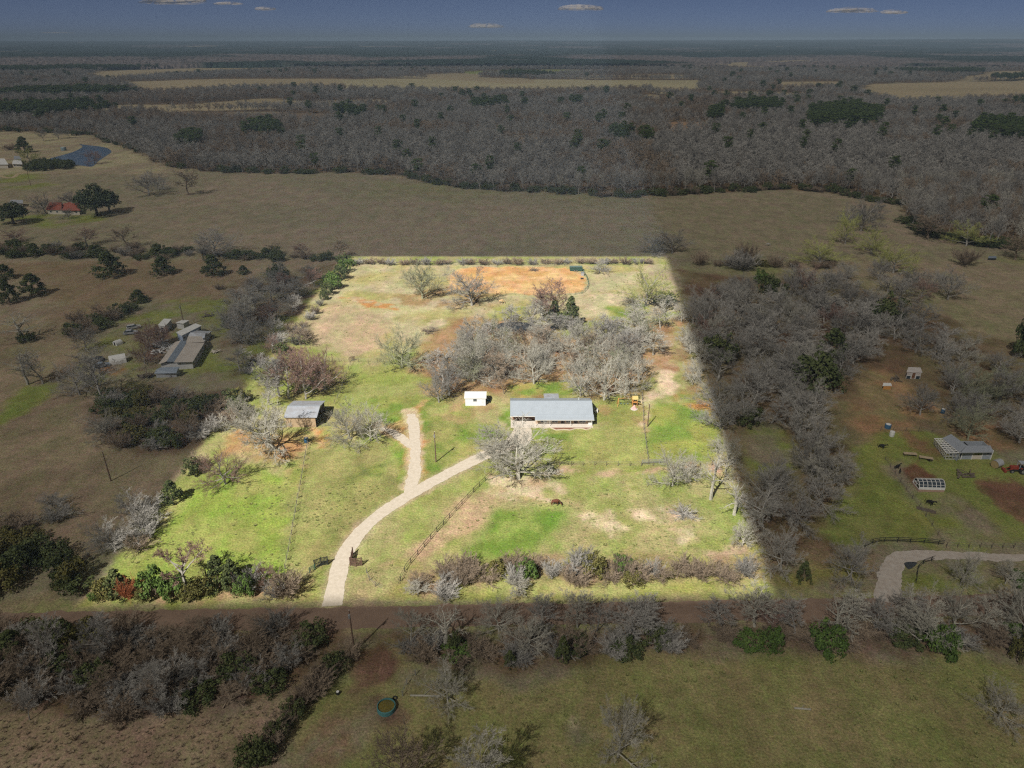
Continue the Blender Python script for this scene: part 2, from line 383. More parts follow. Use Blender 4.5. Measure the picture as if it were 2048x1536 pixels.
FIELDS = [  # distant pastures, clearings
    ([(160, 225), (240, 210), (400, 208), (640, 203), (640, 212), (500, 220), (170, 227)], TAN2),
    ([(230, 165), (420, 158), (600, 157), (760, 159), (760, 170), (680, 177), (480, 178), (300, 187), (262, 178)], TAN2),
    ([(165, 152), (200, 141), (400, 135), (590, 135), (590, 140), (430, 146), (350, 150), (220, 161)], TAN2),
    ([(680, 160), (760, 157), (1060, 159), (1400, 161), (1400, 177), (1180, 182), (980, 187), (800, 182), (690, 180)], STRAW),
    ([(930, 143), (1100, 140), (1300, 142), (1100, 149), (930, 149)], GRN),
    ([(1540, 165), (1680, 163), (1700, 173), (1560, 179)], TAN2),
    ([(1700, 180), (1750, 168), (2120, 160), (2120, 200), (1960, 202), (1830, 209), (1740, 197)], TAN2),
    ([(1990, 142), (2120, 142), (2120, 156), (2048, 157), (1900, 165)], TAN2),
    ([(1440, 126), (1600, 120), (1700, 127), (1480, 131)], TAN2),
    ([(1310, 246), (1400, 243), (1440, 254), (1340, 264)], (.36, .22, .13)),
    ([(1010, 274), (1080, 276), (1070, 292), (1010, 290)], (.36, .24, .14)),
    ([(250, 224), (660, 226), (650, 244), (380, 243)], BRUSHC),
    ([(0, 205), (60, 203), (160, 212), (150, 222), (0, 215)], TAN2),
    ([(-700, 180), (-100, 170), (-60, 220), (-700, 240)], TAN2),
    ([(2100, 210), (2700, 200), (2700, 260), (2150, 240)], OLIVE),
    ([(360, 96), (430, 94), (470, 98), (380, 99)], TAN2),
    ([(120, 90), (180, 88), (170, 93)], TAN2),
]
FIELDW = [([tuple(G(*p))[:2] for p in P], c) for P, c in FIELDS]
ZW = [([tuple(G(*p))[:2] for p in z[0]],) + z[1:] for z in ZONES]
FRONT = [(-3000, 300), (-900, 275), (0, 262), (100, 265), (180, 272), (235, 290), (330, 331), (420, 344), (560, 347), (690, 344), (800, 351), (870, 369), (960, 381), (1100, 385), (1240, 395), (1400, 387), (1560, 379), (1660, 385), (1720, 396), (1795, 410), (1805, 445), (1860, 472), (1960, 492), (2048, 500), (2400, 540), (4000, 560)]
FX = np.array([p[0] for p in FRONT], float); FY = np.array([p[1] for p in FRONT], float)
def far_clearing(x, y):
    return (fbm(x, y * .6, 420, 88, 3) > .715 - .045 * sstep(2500, 6000, y)) & (y > 1150)
def forest_mask(x, y):
    """True where the far wood stands (behind the frontier line, outside the pastures)"""
    zc = y * ca + CAMH * sa
    px = 1024 + FPX * x / zc; py = 768 - FPX * (y * sa - CAMH * ca) / zc
    f = py < np.interp(px, FX, FY)
    xw = x + (fbm(x, y, 60, 5) - .5) * 30; yw = y + (fbm(x, y, 60, 9) - .5) * 60
    for P, c in FIELDW: f &= ~inpoly(xw, yw, P)
    return f & ~far_clearing(xw, yw)
def hills(x, y):
    r = np.hypot(x, y)
    far = sstep(6000, 16000, r)
    return sstep(1500, 4000, r) * (fbm(x, y, 1500, 3, 3) - .5) * 14 + far * (38 + 75 * (fbm(x, y, 5200, 11, 4) - .35)) + sstep(9000, 16000, r) * sstep(2000, 9000, x) * 35

def axis(fine0, fine1, step, grow, end0, end1):
    a = list(np.arange(fine0, fine1, step)); s = step; v = a[-1]
    while v < end1: s *= grow; v += s; a.append(v)
    s = step; v = fine0; b = []
    while v > end0: s *= grow; v -= s; b.append(v)
    return np.array(b[::-1] + a)
gx = axis(-118, 128, .75, 1.035, -45000, 45000)
gy = axis(48, 330, .75, 1.022, -600, 45000)
XX, YY = np.meshgrid(gx, gy)
X = XX.ravel(); Y = YY.ravel()
RR = np.hypot(X, Y)
colr = np.zeros((len(X), 3)); colr[:] = OLIVE
n1 = fbm(X, Y, 60, 1)
colr += (n1[:, None] - .5) * np.array([.12, .07, .03])
fm = forest_mask(X, Y) & (Y > 200)
colr[fm] = np.array(LITTERD) * (.8 + .5 * fbm(X[fm], Y[fm], 30, 4)[:, None])
far = RR > 380
for P, c in FIELDW:
    k = inpoly(X, Y, P)
    colr[k] = np.array(c) * (.85 + .3 * fbm(X[k], Y[k], 120, 6)[:, None])
k = far_clearing(X, Y); colr[k] = np.array(TAN2) * (.8 + .35 * fbm(X[k], Y[k], 200, 8)[:, None])
near = np.where((np.abs(X) < 700) & (Y > -50) & (Y < 900))[0]
xn, yn = X[near], Y[near]
xw = xn + (fbm(xn, yn, 7, 21) - .5) * 4.5; yw = yn + (fbm(xn, yn, 7, 22) - .5) * 4.5
cn = colr[near]
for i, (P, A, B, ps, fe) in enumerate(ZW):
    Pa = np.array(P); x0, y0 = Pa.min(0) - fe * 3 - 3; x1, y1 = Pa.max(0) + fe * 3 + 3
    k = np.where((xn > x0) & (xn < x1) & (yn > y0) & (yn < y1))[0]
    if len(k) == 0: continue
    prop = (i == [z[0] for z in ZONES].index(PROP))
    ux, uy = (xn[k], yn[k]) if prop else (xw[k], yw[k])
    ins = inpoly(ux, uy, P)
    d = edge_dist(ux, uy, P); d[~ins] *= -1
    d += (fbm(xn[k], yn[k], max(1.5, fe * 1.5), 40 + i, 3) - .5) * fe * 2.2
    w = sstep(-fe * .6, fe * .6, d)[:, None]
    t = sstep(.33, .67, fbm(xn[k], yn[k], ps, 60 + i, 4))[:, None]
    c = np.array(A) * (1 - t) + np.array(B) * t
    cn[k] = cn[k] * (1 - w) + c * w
def line_dist(x, y, P):      # to an open line
    d = np.full(np.shape(x), 1e9)
    for (ax, ay), (bx, by) in zip(P, P[1:]):
        vx, vy = bx - ax, by - ay; t = np.clip(((x - ax) * vx + (y - ay) * vy) / (vx * vx + vy * vy), 0, 1)
        d = np.minimum(d, np.hypot(x - ax - t * vx, y - ay - t * vy))
    return d
for ln, hw_, c_ in (([(664, 1212), (672, 1170), (684, 1120), (708, 1080), (740, 1045), (790, 1008), (850, 972), (910, 940), (960, 915), (1005, 896)], 1.7, (.34, .29, .17)),
                    ([(820, 972), (828, 952), (829, 930), (831, 900), (828, 870), (826, 845), (818, 822)], 1.5, (.46, .37, .24)), ([(755, 852), (785, 864), (805, 877), (826, 895)], 1.3, (.46, .33, .20))):
    d_ = line_dist(xn, yn, [tuple(G(*p))[:2] for p in ln]) - hw_ - (fbm(xn, yn, 2.2, 301, 3) - .5) * 2.6
    w_ = sstep(.9, -.1, d_)[:, None] if False else (1 - sstep(0, 1.0, d_))[:, None]
    cn = cn * (1 - w_) + np.array(c_) * w_
colr[near] = cn
colr = np.clip(colr, .01, .8)
Z = hills(X, Y)
nx, ny = len(gx), len(gy)
ii = np.arange(nx * ny).reshape(ny, nx)
F = np.stack([ii[:-1, :-1], ii[:-1, 1:], ii[1:, 1:], ii[1:, :-1]], -1).reshape(-1, 4)

def ground_material():
    m = bpy.data.materials.new('ground_cover'); m.use_nodes = True
    n = m.node_tree; b = n.nodes['Principled BSDF']; b.inputs['Roughness'].default_value = 1; b.inputs['Specular IOR Level'].default_value = .05
    at = n.nodes.new('ShaderNodeAttribute'); at.attribute_name = 'gcol'
    tc = n.nodes.new('ShaderNodeTexCoord')
    def noise(s, d, r=.6, sc=(1, 1, 1)):
        mp = n.nodes.new('ShaderNodeMapping'); mp.inputs['Scale'].default_value = sc
        n.links.new(tc.outputs['Object'], mp.inputs[0])
        t = n.nodes.new('ShaderNodeTexNoise'); t.inputs['Scale'].default_value = s; t.inputs['Detail'].default_value = d; t.inputs['Roughness'].default_value = r
        n.links.new(mp.outputs[0], t.inputs['Vector']); return t.outputs['Fac']
    def ramp(src, lo, hi, a, c):
        r = n.nodes.new('ShaderNodeMapRange'); r.inputs['From Min'].default_value = lo; r.inputs['From Max'].default_value = hi
        r.inputs['To Min'].default_value = a; r.inputs['To Max'].default_value = c; n.links.new(src, r.inputs['Value']); return r.outputs[0]
    def mul(a, f):
        v = n.nodes.new('ShaderNodeVectorMath'); v.operation = 'SCALE'; n.links.new(a, v.inputs[0]); n.links.new(f, v.inputs['Scale']); return v.outputs[0]
    c = at.outputs['Color']
    fine = noise(2.6, 6, .75)
    mid = noise(.45, 5, .65)
    c = mul(c, ramp(noise(.13, 6, .7, (1, .7, 1)), .36, .64, .82, 1.16))
    c = mul(c, ramp(fine, .3, .7, .48, 1.52))
    c = mul(c, ramp(mid, .3, .7, .8, 1.2))
    # dry blades / bare specks against green ones
    mx = n.nodes.new('ShaderNodeMix'); mx.data_type = 'RGBA'; mx.blend_type = 'MULTIPLY'
    mx.inputs['Factor'].default_value = 1
    cr = n.nodes.new('ShaderNodeValToRGB'); cr.color_ramp.elements[0].position = .42; cr.color_ramp.elements[0].color = (.90, 1.04, .84, 1)
    cr.color_ramp.elements[1].position = .58; cr.color_ramp.elements[1].color = (1.10, .98, 1.08, 1)
    sum_ = n.nodes.new('ShaderNodeMath'); sum_.operation = 'ADD'; h1 = n.nodes.new('ShaderNodeMath'); h1.operation = 'MULTIPLY'; h1.inputs[1].default_value = .5
    n.links.new(noise(1.1, 6, .7), h1.inputs[0]); h2 = n.nodes.new('ShaderNodeMath'); h2.operation = 'MULTIPLY'; h2.inputs[1].default_value = .5
    n.links.new(noise(.16, 6, .72, (1, .55, 1)), h2.inputs[0]); n.links.new(h1.outputs[0], sum_.inputs[0]); n.links.new(h2.outputs[0], sum_.inputs[1])
    n.links.new(sum_.outputs[0], cr.inputs[0])
    n.links.new(c, mx.inputs['A']); n.links.new(cr.outputs[0], mx.inputs['B'])
    n.links.new(mx.outputs['Result'], b.inputs['Base Color'])
    bp = n.nodes.new('ShaderNodeBump'); bp.inputs['Strength'].default_value = .8; bp.inputs['Distance'].default_value = .3
    n.links.new(noise(2.0, 6, .7), bp.inputs['Height']); n.links.new(bp.outputs[0], b.inputs['Normal'])
    return m
GM = ground_material()
structure('ground', np_mesh('ground', np.stack([X, Y, Z], 1), F, GM, col=colr, smooth=True))

# ------------------------------------------------------------------ drives and roads: strips laid on the ground
def strip(name, pts, widths, m, z=.03, step=.35, rag=.25, seed=1):
    rng = random.Random(seed)
    P = [Vector(p) for p in pts]
    out = []
    for i in range(len(P) - 1):            # Catmull-Rom
        p0 = P[max(i - 1, 0)]; p1 = P[i]; p2 = P[i + 1]; p3 = P[min(i + 2, len(P) - 1)]
        k = max(2, int((p2 - p1).length / step))
        for j in range(k):
            t = j / k
            q = .5 * ((2 * p1) + (p2 - p0) * t + (2 * p0 - 5 * p1 + 4 * p2 - p3) * t * t + (-p0 + 3 * p1 - 3 * p2 + p3) * t ** 3)
            out.append((q, widths[i] * (1 - t) + widths[i + 1] * t))
    out.append((P[-1], widths[-1]))
    V = []; Fs = []; a = b = 0
    for i, (q, w) in enumerate(out):
        d = (out[min(i + 1, len(out) - 1)][0] - out[max(i - 1, 0)][0]); d.z = 0; d.normalize(); u = Vector((-d.y, d.x, 0))
        a = .75 * a + rng.uniform(-rag, rag) * .5; b = .75 * b + rng.uniform(-rag, rag) * .5
        for s, e in ((-1, a), (-.5, 0), (0, 0), (.5, 0), (1, b)):
            p = q + u * s * (w / 2 + (e if abs(s) == 1 else 0)); V.append((p.x, p.y, z))
        if i: Fs += [(5 * (i - 1) + k, 5 * (i - 1) + k + 1, 5 * i + k + 1, 5 * i + k) for k in range(4)]
    return structure(name, np_mesh(name, np.array(V), np.array(Fs), m))
GRAV = mat('gravel', (.56, .50, .42), 1, .10, 1.3, spec=.1, bump=.6, col2=(.40, .345, .26))
GRAV2 = mat('gravel_grey', (.44, .41, .37), 1, .2, 1.0, spec=.1, bump=.4, col2=(.30, .24, .19))
ROADM = mat('dirt_road_surface', (.235, .165, .12), 1, .2, .35, spec=.1, bump=.5, col2=(.14, .095, .07))
TRACKM = mat('worn_earth', (.42, .33, .22), 1, .2, .8, spec=.1, bump=.4, col2=(.30, .24, .12))
def gl(*pp): return [G(*p) for p in pp]
strip('driveway', gl((664, 1212), (672, 1170), (684, 1120), (708, 1080), (740, 1045), (790, 1008), (850, 972), (910, 940), (960, 915), (1005, 896), (1035, 882), (1045, 862), (1040, 849)),
      [3.6, 3.4, 3.2, 3.1, 3.1, 3.1, 3.2, 3.3, 3.6, 4.2, 6.5, 4.5, 4.0], GRAV, .03, rag=.2)
strip('barn_driveway', gl((812, 992), (820, 972), (828, 952), (829, 930), (831, 900), (828, 870), (826, 845), (820, 828)), [1.0, 2.6, 2.8, 2.5, 2.4, 2.9, 3.0, 1.6], GRAV, .035, rag=.35, seed=3)
strip('barn_spur_driveway', gl((760, 856), (785, 864), (805, 877), (826, 895)), [1.6, 2.0, 2.6, 2.4], GRAV, .04, rag=.5, seed=4)
strip('road', gl((-900, 1252), (0, 1246), (400, 1240), (700, 1236), (1000, 1229), (1500, 1221), (2048, 1209), (2900, 1196)), [5.2] * 8, ROADM, .02, rag=.35, seed=5)
strip('neighbour_driveway', gl((1776, 1205), (1778, 1170), (1782, 1140), (1800, 1118), (1850, 1110), (1930, 1112), (2048, 1115), (2300, 1117)), [4.6, 4.0, 3.8, 3.6, 3.0, 2.2, 2.2, 2.2], GRAV2, .03, rag=.35, seed=6)
strip('farm_track', gl((-120, 300), (0, 352), (40, 347), (70, 338), (95, 330)), [4, 3, 3, 3, 3], TRACKM, .03, rag=.3, seed=7)

# ------------------------------------------------------------------ ponds
WAT = bpy.data.materials.new('pond_water'); WAT.use_nodes = True
_n = WAT.node_tree; _b = _n.nodes['Principled BSDF']; _b.inputs['Base Color'].default_value = (.03, .10, .22, 1); _b.inputs['Roughness'].default_value = .08  # blue base colour stands in for the reflected sky
_b.inputs['Specular IOR Level'].default_value = .8
_t = _n.nodes.new('ShaderNodeTexNoise'); _t.inputs['Scale'].default_value = 1.5; _t.inputs['Detail'].default_value = 4
_tc = _n.nodes.new('ShaderNodeTexCoord'); _n.links.new(_tc.outputs['Object'], _t.inputs['Vector'])
_bp = _n.nodes.new('ShaderNodeBump'); _bp.inputs['Strength'].default_value = .5; _bp.inputs['Distance'].default_value = .3
_n.links.new(_t.outputs['Fac'], _bp.inputs['Height']); _n.links.new(_bp.outputs[0], _b.inputs['Normal'])
DARKW = WAT.copy(); DARKW.name = 'dark_water'; DARKW.node_tree.nodes['Principled BSDF'].inputs['Base Color'].default_value = (.03, .035, .04, 1)
def pond(name, pts, z=.03, wm=None):
    P = []
    pp = gl(*pts); n = len(pp)
    for i in range(n):
        p0, p1, p2, p3 = pp[i - 1], pp[i], pp[(i + 1) % n], pp[(i + 2) % n]
        for j in range(6):
            t = j / 6
            P.append(.5 * ((2 * p1) + (p2 - p0) * t + (2 * p0 - 5 * p1 + 4 * p2 - p3) * t * t + (-p0 + 3 * p1 - 3 * p2 + p3) * t ** 3))
    me = bpy.data.meshes.new(name); me.from_pydata([(p.x, p.y, z) for p in P], [], [tuple(range(len(P)))[::-1]]); me.materials.append(wm or WAT)
    return structure(name, me)
pond('lake', [(93, 325), (98, 318), (122, 311), (140, 306), (155, 300), (165, 293), (158, 288), (172, 290), (200, 293), (216, 297), (223, 304), (212, 312), (196, 323), (184, 333), (160, 331), (135, 331), (108, 334)])
pond('pond', [(992, 654), (1003, 646), (1030, 644), (1070, 648), (1110, 652), (1105, 662), (1060, 665), (1010, 663)], .03, DARKW)
pond('puddle', [(1808, 1127), (1820, 1124), (1834, 1126), (1826, 1135), (1816, 1138)], .06, DARKW)

# ------------------------------------------------------------------ buildings
WHITE = mat('white_paint', (.70, .73, .77), .6, .05, 2.0)
METALR = mat('metal_roof_blue_grey', (.40, .45, .50), .38, .05, .5, metallic=.25, ribs=('X', 1.1, .6))
METALR2 = mat('metal_roof_old', (.46, .52, .60), .45, .12, .7, metallic=.3, ribs=('X', 1.3, .6), col2=(.30, .27, .25))
METALT = mat('metal_roof_tan', (.46, .42, .37), .6, .15, .35, ribs=('Y', 1.1, .5), col2=(.34, .30, .26))
METALD = mat('metal_roof_dark', (.20, .24, .29), .5, .12, .6, ribs=('Y', 1.1, .4))
SHINGLE = mat('roof_shingles_grey', (.26, .28, .31), .85, .14, 2.5, bump=.3)
BRICK = mat('tan_brick', (.46, .34, .24), .85, .12, 5, bump=.2)
BROWNW = mat('brown_boards', (.17, .085, .045), .8, .15, 1.5, ribs=('X', 2.2, .5))
PLANK = mat('weathered_planks', (.50, .38, .24), .9, .22, .9, ribs=('X', 2.4, .7), col2=(.30, .20, .12))
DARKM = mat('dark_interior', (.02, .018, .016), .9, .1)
GLASS = mat('window_glass', (.03, .045, .06), .12, .1, 1, spec=.7)
TRIM = mat('white_trim', (.68, .67, .64), .6, .04)
CONC = mat('concrete', (.58, .53, .46), .9, .08, .8, col2=(.48, .42, .35))
REDR = mat('red_tile_roof', (.29, .085, .055), .8, .12, 1.2, ribs=('X', 1.2, .5))
CREAM = mat('cream_wall', (.50, .46, .38), .8, .08)
GREYW = mat('grey_siding', (.33, .36, .40), .75, .08, 1.2, ribs=('Z', 2.6, .4))
SIDEW = mat('pale_siding', (.55, .55, .54), .7, .10, .8, ribs=('Z', 2.6, .4), col2=(.42, .41, .39))
WOOD = mat('old_wood', (.15, .12, .09), .9, .2, 3)
POLEM = mat('pole_wood', (.15, .095, .065), .9, .2, 2)
STEEL = mat('galvanised_steel', (.38, .39, .40), .45, .1, 2, metallic=.5)
BLACKP = mat('black_paint', (.025, .028, .028), .5, .15, 2)
GREENP = mat('green_paint', (.05, .14, .10), .5, .15, 2)
BLUEP = mat('blue_plastic', (.04, .13, .24), .45, .1, 2)
YELP = mat('yellow_plastic', (.50, .39, .14), .5, .06, 2)
ORP = mat('orange_wood', (.55, .26, .07), .7, .12, 3)
REDP = mat('red_paint', (.28, .05, .03), .4, .1, 2)
TIRE = mat('tyre_rubber', (.025, .025, .025), .9, .1, 2)
TARP = mat('white_canvas', (.62, .62, .60), .7, .08, .8)
TEALP = mat('teal_tank_paint', (.07, .20, .20), .6, .12, 2)
ALGAE = mat('algae_water', (.16, .12, .015), .25, .2, 1.2, spec=.6, col2=(.05, .05, .015))
STONE = mat('pale_stone', (.55, .48, .36), .9, .12, 3)
TOM = mat('tin_patch', (.30, .24, .19), .7, .25, 1.2, col2=(.45, .46, .48))

def window(root, x0, x1, z0, z1, y, wallname=None, side='front', cross=True):
    """a window set in a wall face; frame is the part, its pane the sub-part"""
    t = .06; fr = MB(); pn = MB(); e = .04
    def bx(mb, a0, a1, b0, b1, o0, o1):
        if side == 'front': mb.box(a0, y - o1, b0, a1, y - o0, b1)
        elif side == 'right': mb.box(y + o0, a0, b0, y + o1, a1, b1)
        elif side == 'left': mb.box(y - o1, a0, b0, y - o0, a1, b1)
    bx(fr, x0 - t, x1 + t, z1, z1 + t, 0.003, e); bx(fr, x0 - t, x1 + t, z0 - t, z0, 0.003, e + .02)
    bx(fr, x0 - t, x0, z0, z1, 0.003, e); bx(fr, x1, x1 + t, z0, z1, 0.003, e)
    if cross: m_ = (x0 + x1) / 2; bx(fr, m_ - .02, m_ + .02, z0, z1, .012, e)
    bx(pn, x0, x1, z0, z1, 0.003, .01)
    f = part('window', fr, TRIM, root); part('pane', pn, GLASS, f); return f
def door(root, x0, x1, h, y, m=BROWNW, z0=.05, frame=True):
    d = part('door', MB().box(x0, y - .03, z0, x1, y - .003, z0 + h), m, root)
    part('handle', MB().box(x1 - .14, y - .09, z0 + 1.0, x1 - .08, y - .031, z0 + 1.08), STEEL, d)
    return d
def gable(name, label, cat, loc, rz, w, d, hw, hr, wm, rm, over=.25, ridge=.5, wins=(), doors=(), group=None, swins=(), dm=BROWNW, base=0):
    """gable-roofed building: ridge along local x; origin at the middle of the front wall foot"""
    t = thing(name, label, cat, loc, rz, group); ry = d * ridge
    part('wall', MB().extr([(0, base), (d, base), (d, hw), (ry, hr - .02), (0, hw)], -w / 2, w / 2), wm, t)
    sl = (hr - hw) / ry; sb = (hr - hw) / (d - ry); th = .08
    r = MB()
    r.slab([(-w / 2 - over, -over, hw - sl * over + th + .02), (w / 2 + over, -over, hw - sl * over + th + .02), (w / 2 + over, ry - .001, hr + th), (-w / 2 - over, ry - .001, hr + th)], th)
    r.slab([(-w / 2 - over, ry + .001, hr + th), (w / 2 + over, ry + .001, hr + th), (w / 2 + over, d + over, hw - sb * over + th + .02), (-w / 2 - over, d + over, hw - sb * over + th + .02)], th)
    ro = part('roof', r, rm, t)
    part('ridge_cap', MB().bar((-w / 2 - over, ry, hr + th + .02), (w / 2 + over, ry, hr + th + .02), .22, .05), rm, ro)
    for x0, x1, z0, z1 in wins: window(t, x0, x1, z0, z1, 0)
    for y0, y1, z0, z1 in swins: window(t, y0, y1, z0, z1, w / 2, side='right')
    for x0, x1, h in doors: door(t, x0, x1, h, 0, dm)
    return t

# main house
def main_house():
    yw = G(1100, 848).y; xL = G(1023, 848).x; xR = G(1183, 848).x; w = xR - xL; cx = (xL + xR) / 2
    t = thing('ranch_house', 'long low brick house with blue grey ribbed metal roof and front porch', 'house', (cx, yw, 0))
    def lx(px): return G(px, 848).x - cx
    hr = 4.5; he = 2.45; yr = G(1100, 801, hr).y - yw; yb = yr + 5.2
    xs = lx(1070)
    ye = G(1050, 832.5, he).y - yw                    # main front eave
    yp = G(1120, 840, 2.0).y - yw                # porch eave
    rec = max(.3, G(1050, 840.5).y - yw)            # recessed wall of the left bay
    part('slab', MB().box(-w / 2 - .2, min(yp, -.9) - .5, 0, w / 2 + .2, yb - .3, .12), CONC, t)
    wl = MB(); wl.extr([(0, .12), (yb - .4, .12), (yb - .4, he - .1), (yr, hr - .15), (.02, he)], xs, w / 2)
    wl.extr([(rec, .12), (yb - .4, .12), (yb - .4, he - .1), (yr, hr - .15), (rec, he + .1)], -w / 2, xs - .003)
    part('wall', wl, BRICK, t)
    gar = MB().box(-w / 2 + .35, rec - .06, .12, xs - .25, rec - .004, 2.2)
    gd = part('garage_wall', gar, BROWNW, t)
    slope = (hr - he) / (yr - ye); r = MB(); th = .1; o = .35
    r.slab([(-w / 2 - o, ye, he), (xs, ye, he), (xs, yr, hr), (-w / 2 - o, yr, hr)], th)
    r.slab([(xs + .001, ye, he), (w / 2 + o, ye, he), (w / 2 + o, yr, hr), (xs + .001, yr, hr)], th)
    sb = 1.75 / (yb - yr); r.slab([(-w / 2 - o, yr + .001, hr), (w / 2 + o, yr + .001, hr), (w / 2 + o, yb, hr - 1.9), (-w / 2 - o, yb, hr - 1.9)], th)
    ro = part('roof', r, METALR, t)
    part('ridge_cap', MB().bar((-w / 2 - o, yr, hr + .02), (w / 2 + o, yr, hr + .02), .3, .06), mat('ridge_metal', (.30, .34, .38), .5, .05, metallic=.2), ro)
    part('porch_roof', MB().slab([(xs - .05, yp, 2.02), (w / 2 + o + .12, yp, 2.02), (w / 2 + o + .12, ye + .6, he + .16), (xs - .05, ye + .6, he + .16)], .08), METALR, t)
    part('flashing', MB().bar((xs - .05, ye + .55, he + .19), (w / 2 + o + .1, ye + .55, he + .19), .16, .05), MATS['ridge_metal'], t)
    g = MB().bar((-w / 2 - o, ye - .06, he - .04), (xs - .06, ye - .06, he - .04), .12); g.bar((xs - .05, yp - .07, 1.97), (w / 2 + o + .12, yp - .07, 1.97), .12); part('gutter', g, TRIM, t)
    for px in (1071, 1099, 1140, 1182): part('porch_post', MB().box(lx(px) - .045, yp + .12, .12, lx(px) + .045, yp + .21, 1.96), TRIM, t)
    for px in (1045,): part('porch_post', MB().box(lx(px) - .06, ye + .12, .12, lx(px) + .06, ye + .24, 2.36), TRIM, t)
    for a, b in ((1081, 1093), (1104, 1115), (1132, 1142), (1158, 1171)): window(t, lx(a), lx(b), .5, 1.7, 0)
    for a, b in ((1121.6, 1129), (1147.5, 1155)): door(t, lx(a), lx(b), 1.85, 0, mat('dark_door', (.05, .035, .03), .6, .1), .12)
    yx = yb - .4
    ex = MB().box(lx(1093), yx, .1, lx(1117) + .3, yx + 2.6, 2.5); part('back_room', ex, BRICK, t)
    part('back_roof', MB().slab([(lx(1092) - .2, yx - .3, 3.0), (lx(1117) + .6, yx - .3, 3.0), (lx(1117) + .6, yx + 3.0, 2.65), (lx(1092) - .2, yx + 3.0, 2.65)], .1), METALR2, t)
    part('vent_pipe', MB().cone((lx(1160), yr + 1.2), .07, .07, hr - .5, hr + .35, 10), TRIM, t)
    # planting bed edging, doorstep
    pts = [G(x, y, .08) for x, y in ((1080, 852), (1088, 857), (1100, 855), (1112, 860), (1128, 859), (1140, 860), (1152, 857), (1164, 857), (1172, 859), (1181, 857), (1184, 851))]
    e = MB()
    for a, b in zip(pts, pts[1:]): e.bar(a, b, .28, .16)
    solo('bed_edging', e, STONE, 'pale stone edging curving round the flower bed in front of the house', 'edging')
    bed = MB().slab([(p.x, p.y, .05) for p in pts] + [(G(1184, 849).x, G(1184, 849).y, .05), (G(1080, 849).x, G(1080, 849).y, .05)][::1], .04)
    structure('flower_bed', bed.mesh('flower_bed', mat('mulch', (.22, .10, .06), 1, .2, 3)))
    ac = thing('air_conditioner', 'pale air conditioning unit beside the right end wall of the house', 'appliance', (*G(1192, 824)[:2], 0))
    part('casing', MB().box(-.45, -.45, 0, .45, .45, .9), TRIM, ac); part('fan_grille', MB().cone((0, 0), .36, .36, .902, .94, 20), DARKM, ac)
    tk = thing('water_heater_box', 'small white cabinet on the porch slab at the right front corner', 'cabinet', (*G(1180, 849)[:2], .12)); part('cabinet', MB().box(-.5, -.35, 0, .5, .35, .9), TRIM, tk); part('lid', MB().box(-.55, -.4, .903, .55, .4, .98), CONC, tk)
main_house()

def metal_barn():
    he, hr = 3.1, 4.2
    xl, xr = G(570, 834, he).x, G(631, 834, he).x; yf = G(600, 834, he).y + .2; yr = G(607, 812, hr).y; yb = max(yr + 3, G(613, 802, he).y)
    cx = (xl + xr) / 2; w = xr - xl
    t = thing('metal_barn', 'open sided barn of weathered planks under a blue grey metal roof', 'barn', (cx, yf, 0)); d = yb - yf; ry = yr - yf
    part('wall', MB().box(-w / 2, 0, 0, w / 2, .15, he - .05), PLANK, t)
    part('back_wall', MB().box(-w / 2, d - .15, 0, w / 2, d, he - .05), PLANK, t)
    part('side_wall', MB().box(-w / 2, .152, 0, -w / 2 + .15, d - .152, he - .05), PLANK, t)
    gb = MB().extr([(.0, he - .04), (ry, hr - .1), (d, he - .04)], w / 2 - .12, w / 2); part('gable_boards', gb, METALR2, t)
    for k in range(4): part('post', MB().box(w / 2 - .2, k * (d - .2) / 3, 0, w / 2, k * (d - .2) / 3 + .2, he - .06), WOOD, t)
    part('partition', MB().box(w / 2 - 3.4, .16, 0, w / 2 - 3.25, d - .16, he - .3), BROWNW, t)
    s1 = (hr - he) / ry; o = .35; r = MB()
    r.slab([(-w / 2 - o, -o, he - s1 * o), (w / 2 + o, -o, he - s1 * o), (w / 2 + o, ry, hr), (-w / 2 - o, ry, hr)], .07)
    r.slab([(-w / 2 - o, ry + .001, hr), (w / 2 + o, ry + .001, hr), (w / 2 + o, d + o, he - .1), (-w / 2 - o, d + o, he - .1)], .07)
    ro = part('roof', r, METALR2, t); part('ridge_cap', MB().bar((-w / 2 - o, ry, hr + .02), (w / 2 + o, ry, hr + .02), .3, .05), METALR, ro)
    b = MB(); b.bar((w / 2 + .5, .3, .4), (w / 2 + 2.4, d * .6, .5), .08); b.bar((w / 2 + .5, d * .4, .4), (w / 2 + 2.2, d * .8, .9), .08); b.bar((w / 2 + 1.2, d * .5, 0), (w / 2 + 1.3, d * .5, 1.0), .1)
    solo('farm_implement', b, WOOD, 'small dark frame implement standing beside the open end of the barn', 'implement', (cx, yf, 0))
metal_barn()

xs = G(951, 811.5)
sh = gable('white_shed', 'white garden shed with white metal roof left of the house', 'shed', (xs.x, xs.y, 0), 0, width_at(xs, 40.5), 4.0, 2.35, 3.15, WHITE, mat('white_metal_roof', (.78, .78, .76), .4, .04, 1, metallic=.1, ribs=('X', 1.4, .4)), over=.22,
           wins=[(-.55, .35, 1.35, 2.05)], doors=[(1.3, 2.1, 1.85)], dm=WHITE)
st = thing('wood_crate', 'small dark crate in the shade right of the white shed', 'crate', (*G(977, 801)[:2], 0)); part('box', MB().box(-.5, -.4, 0, .5, .4, .55), BLUEP, st); part('lid', MB().box(-.55, -.45, .553, .55, .45, .62), WOOD, st)

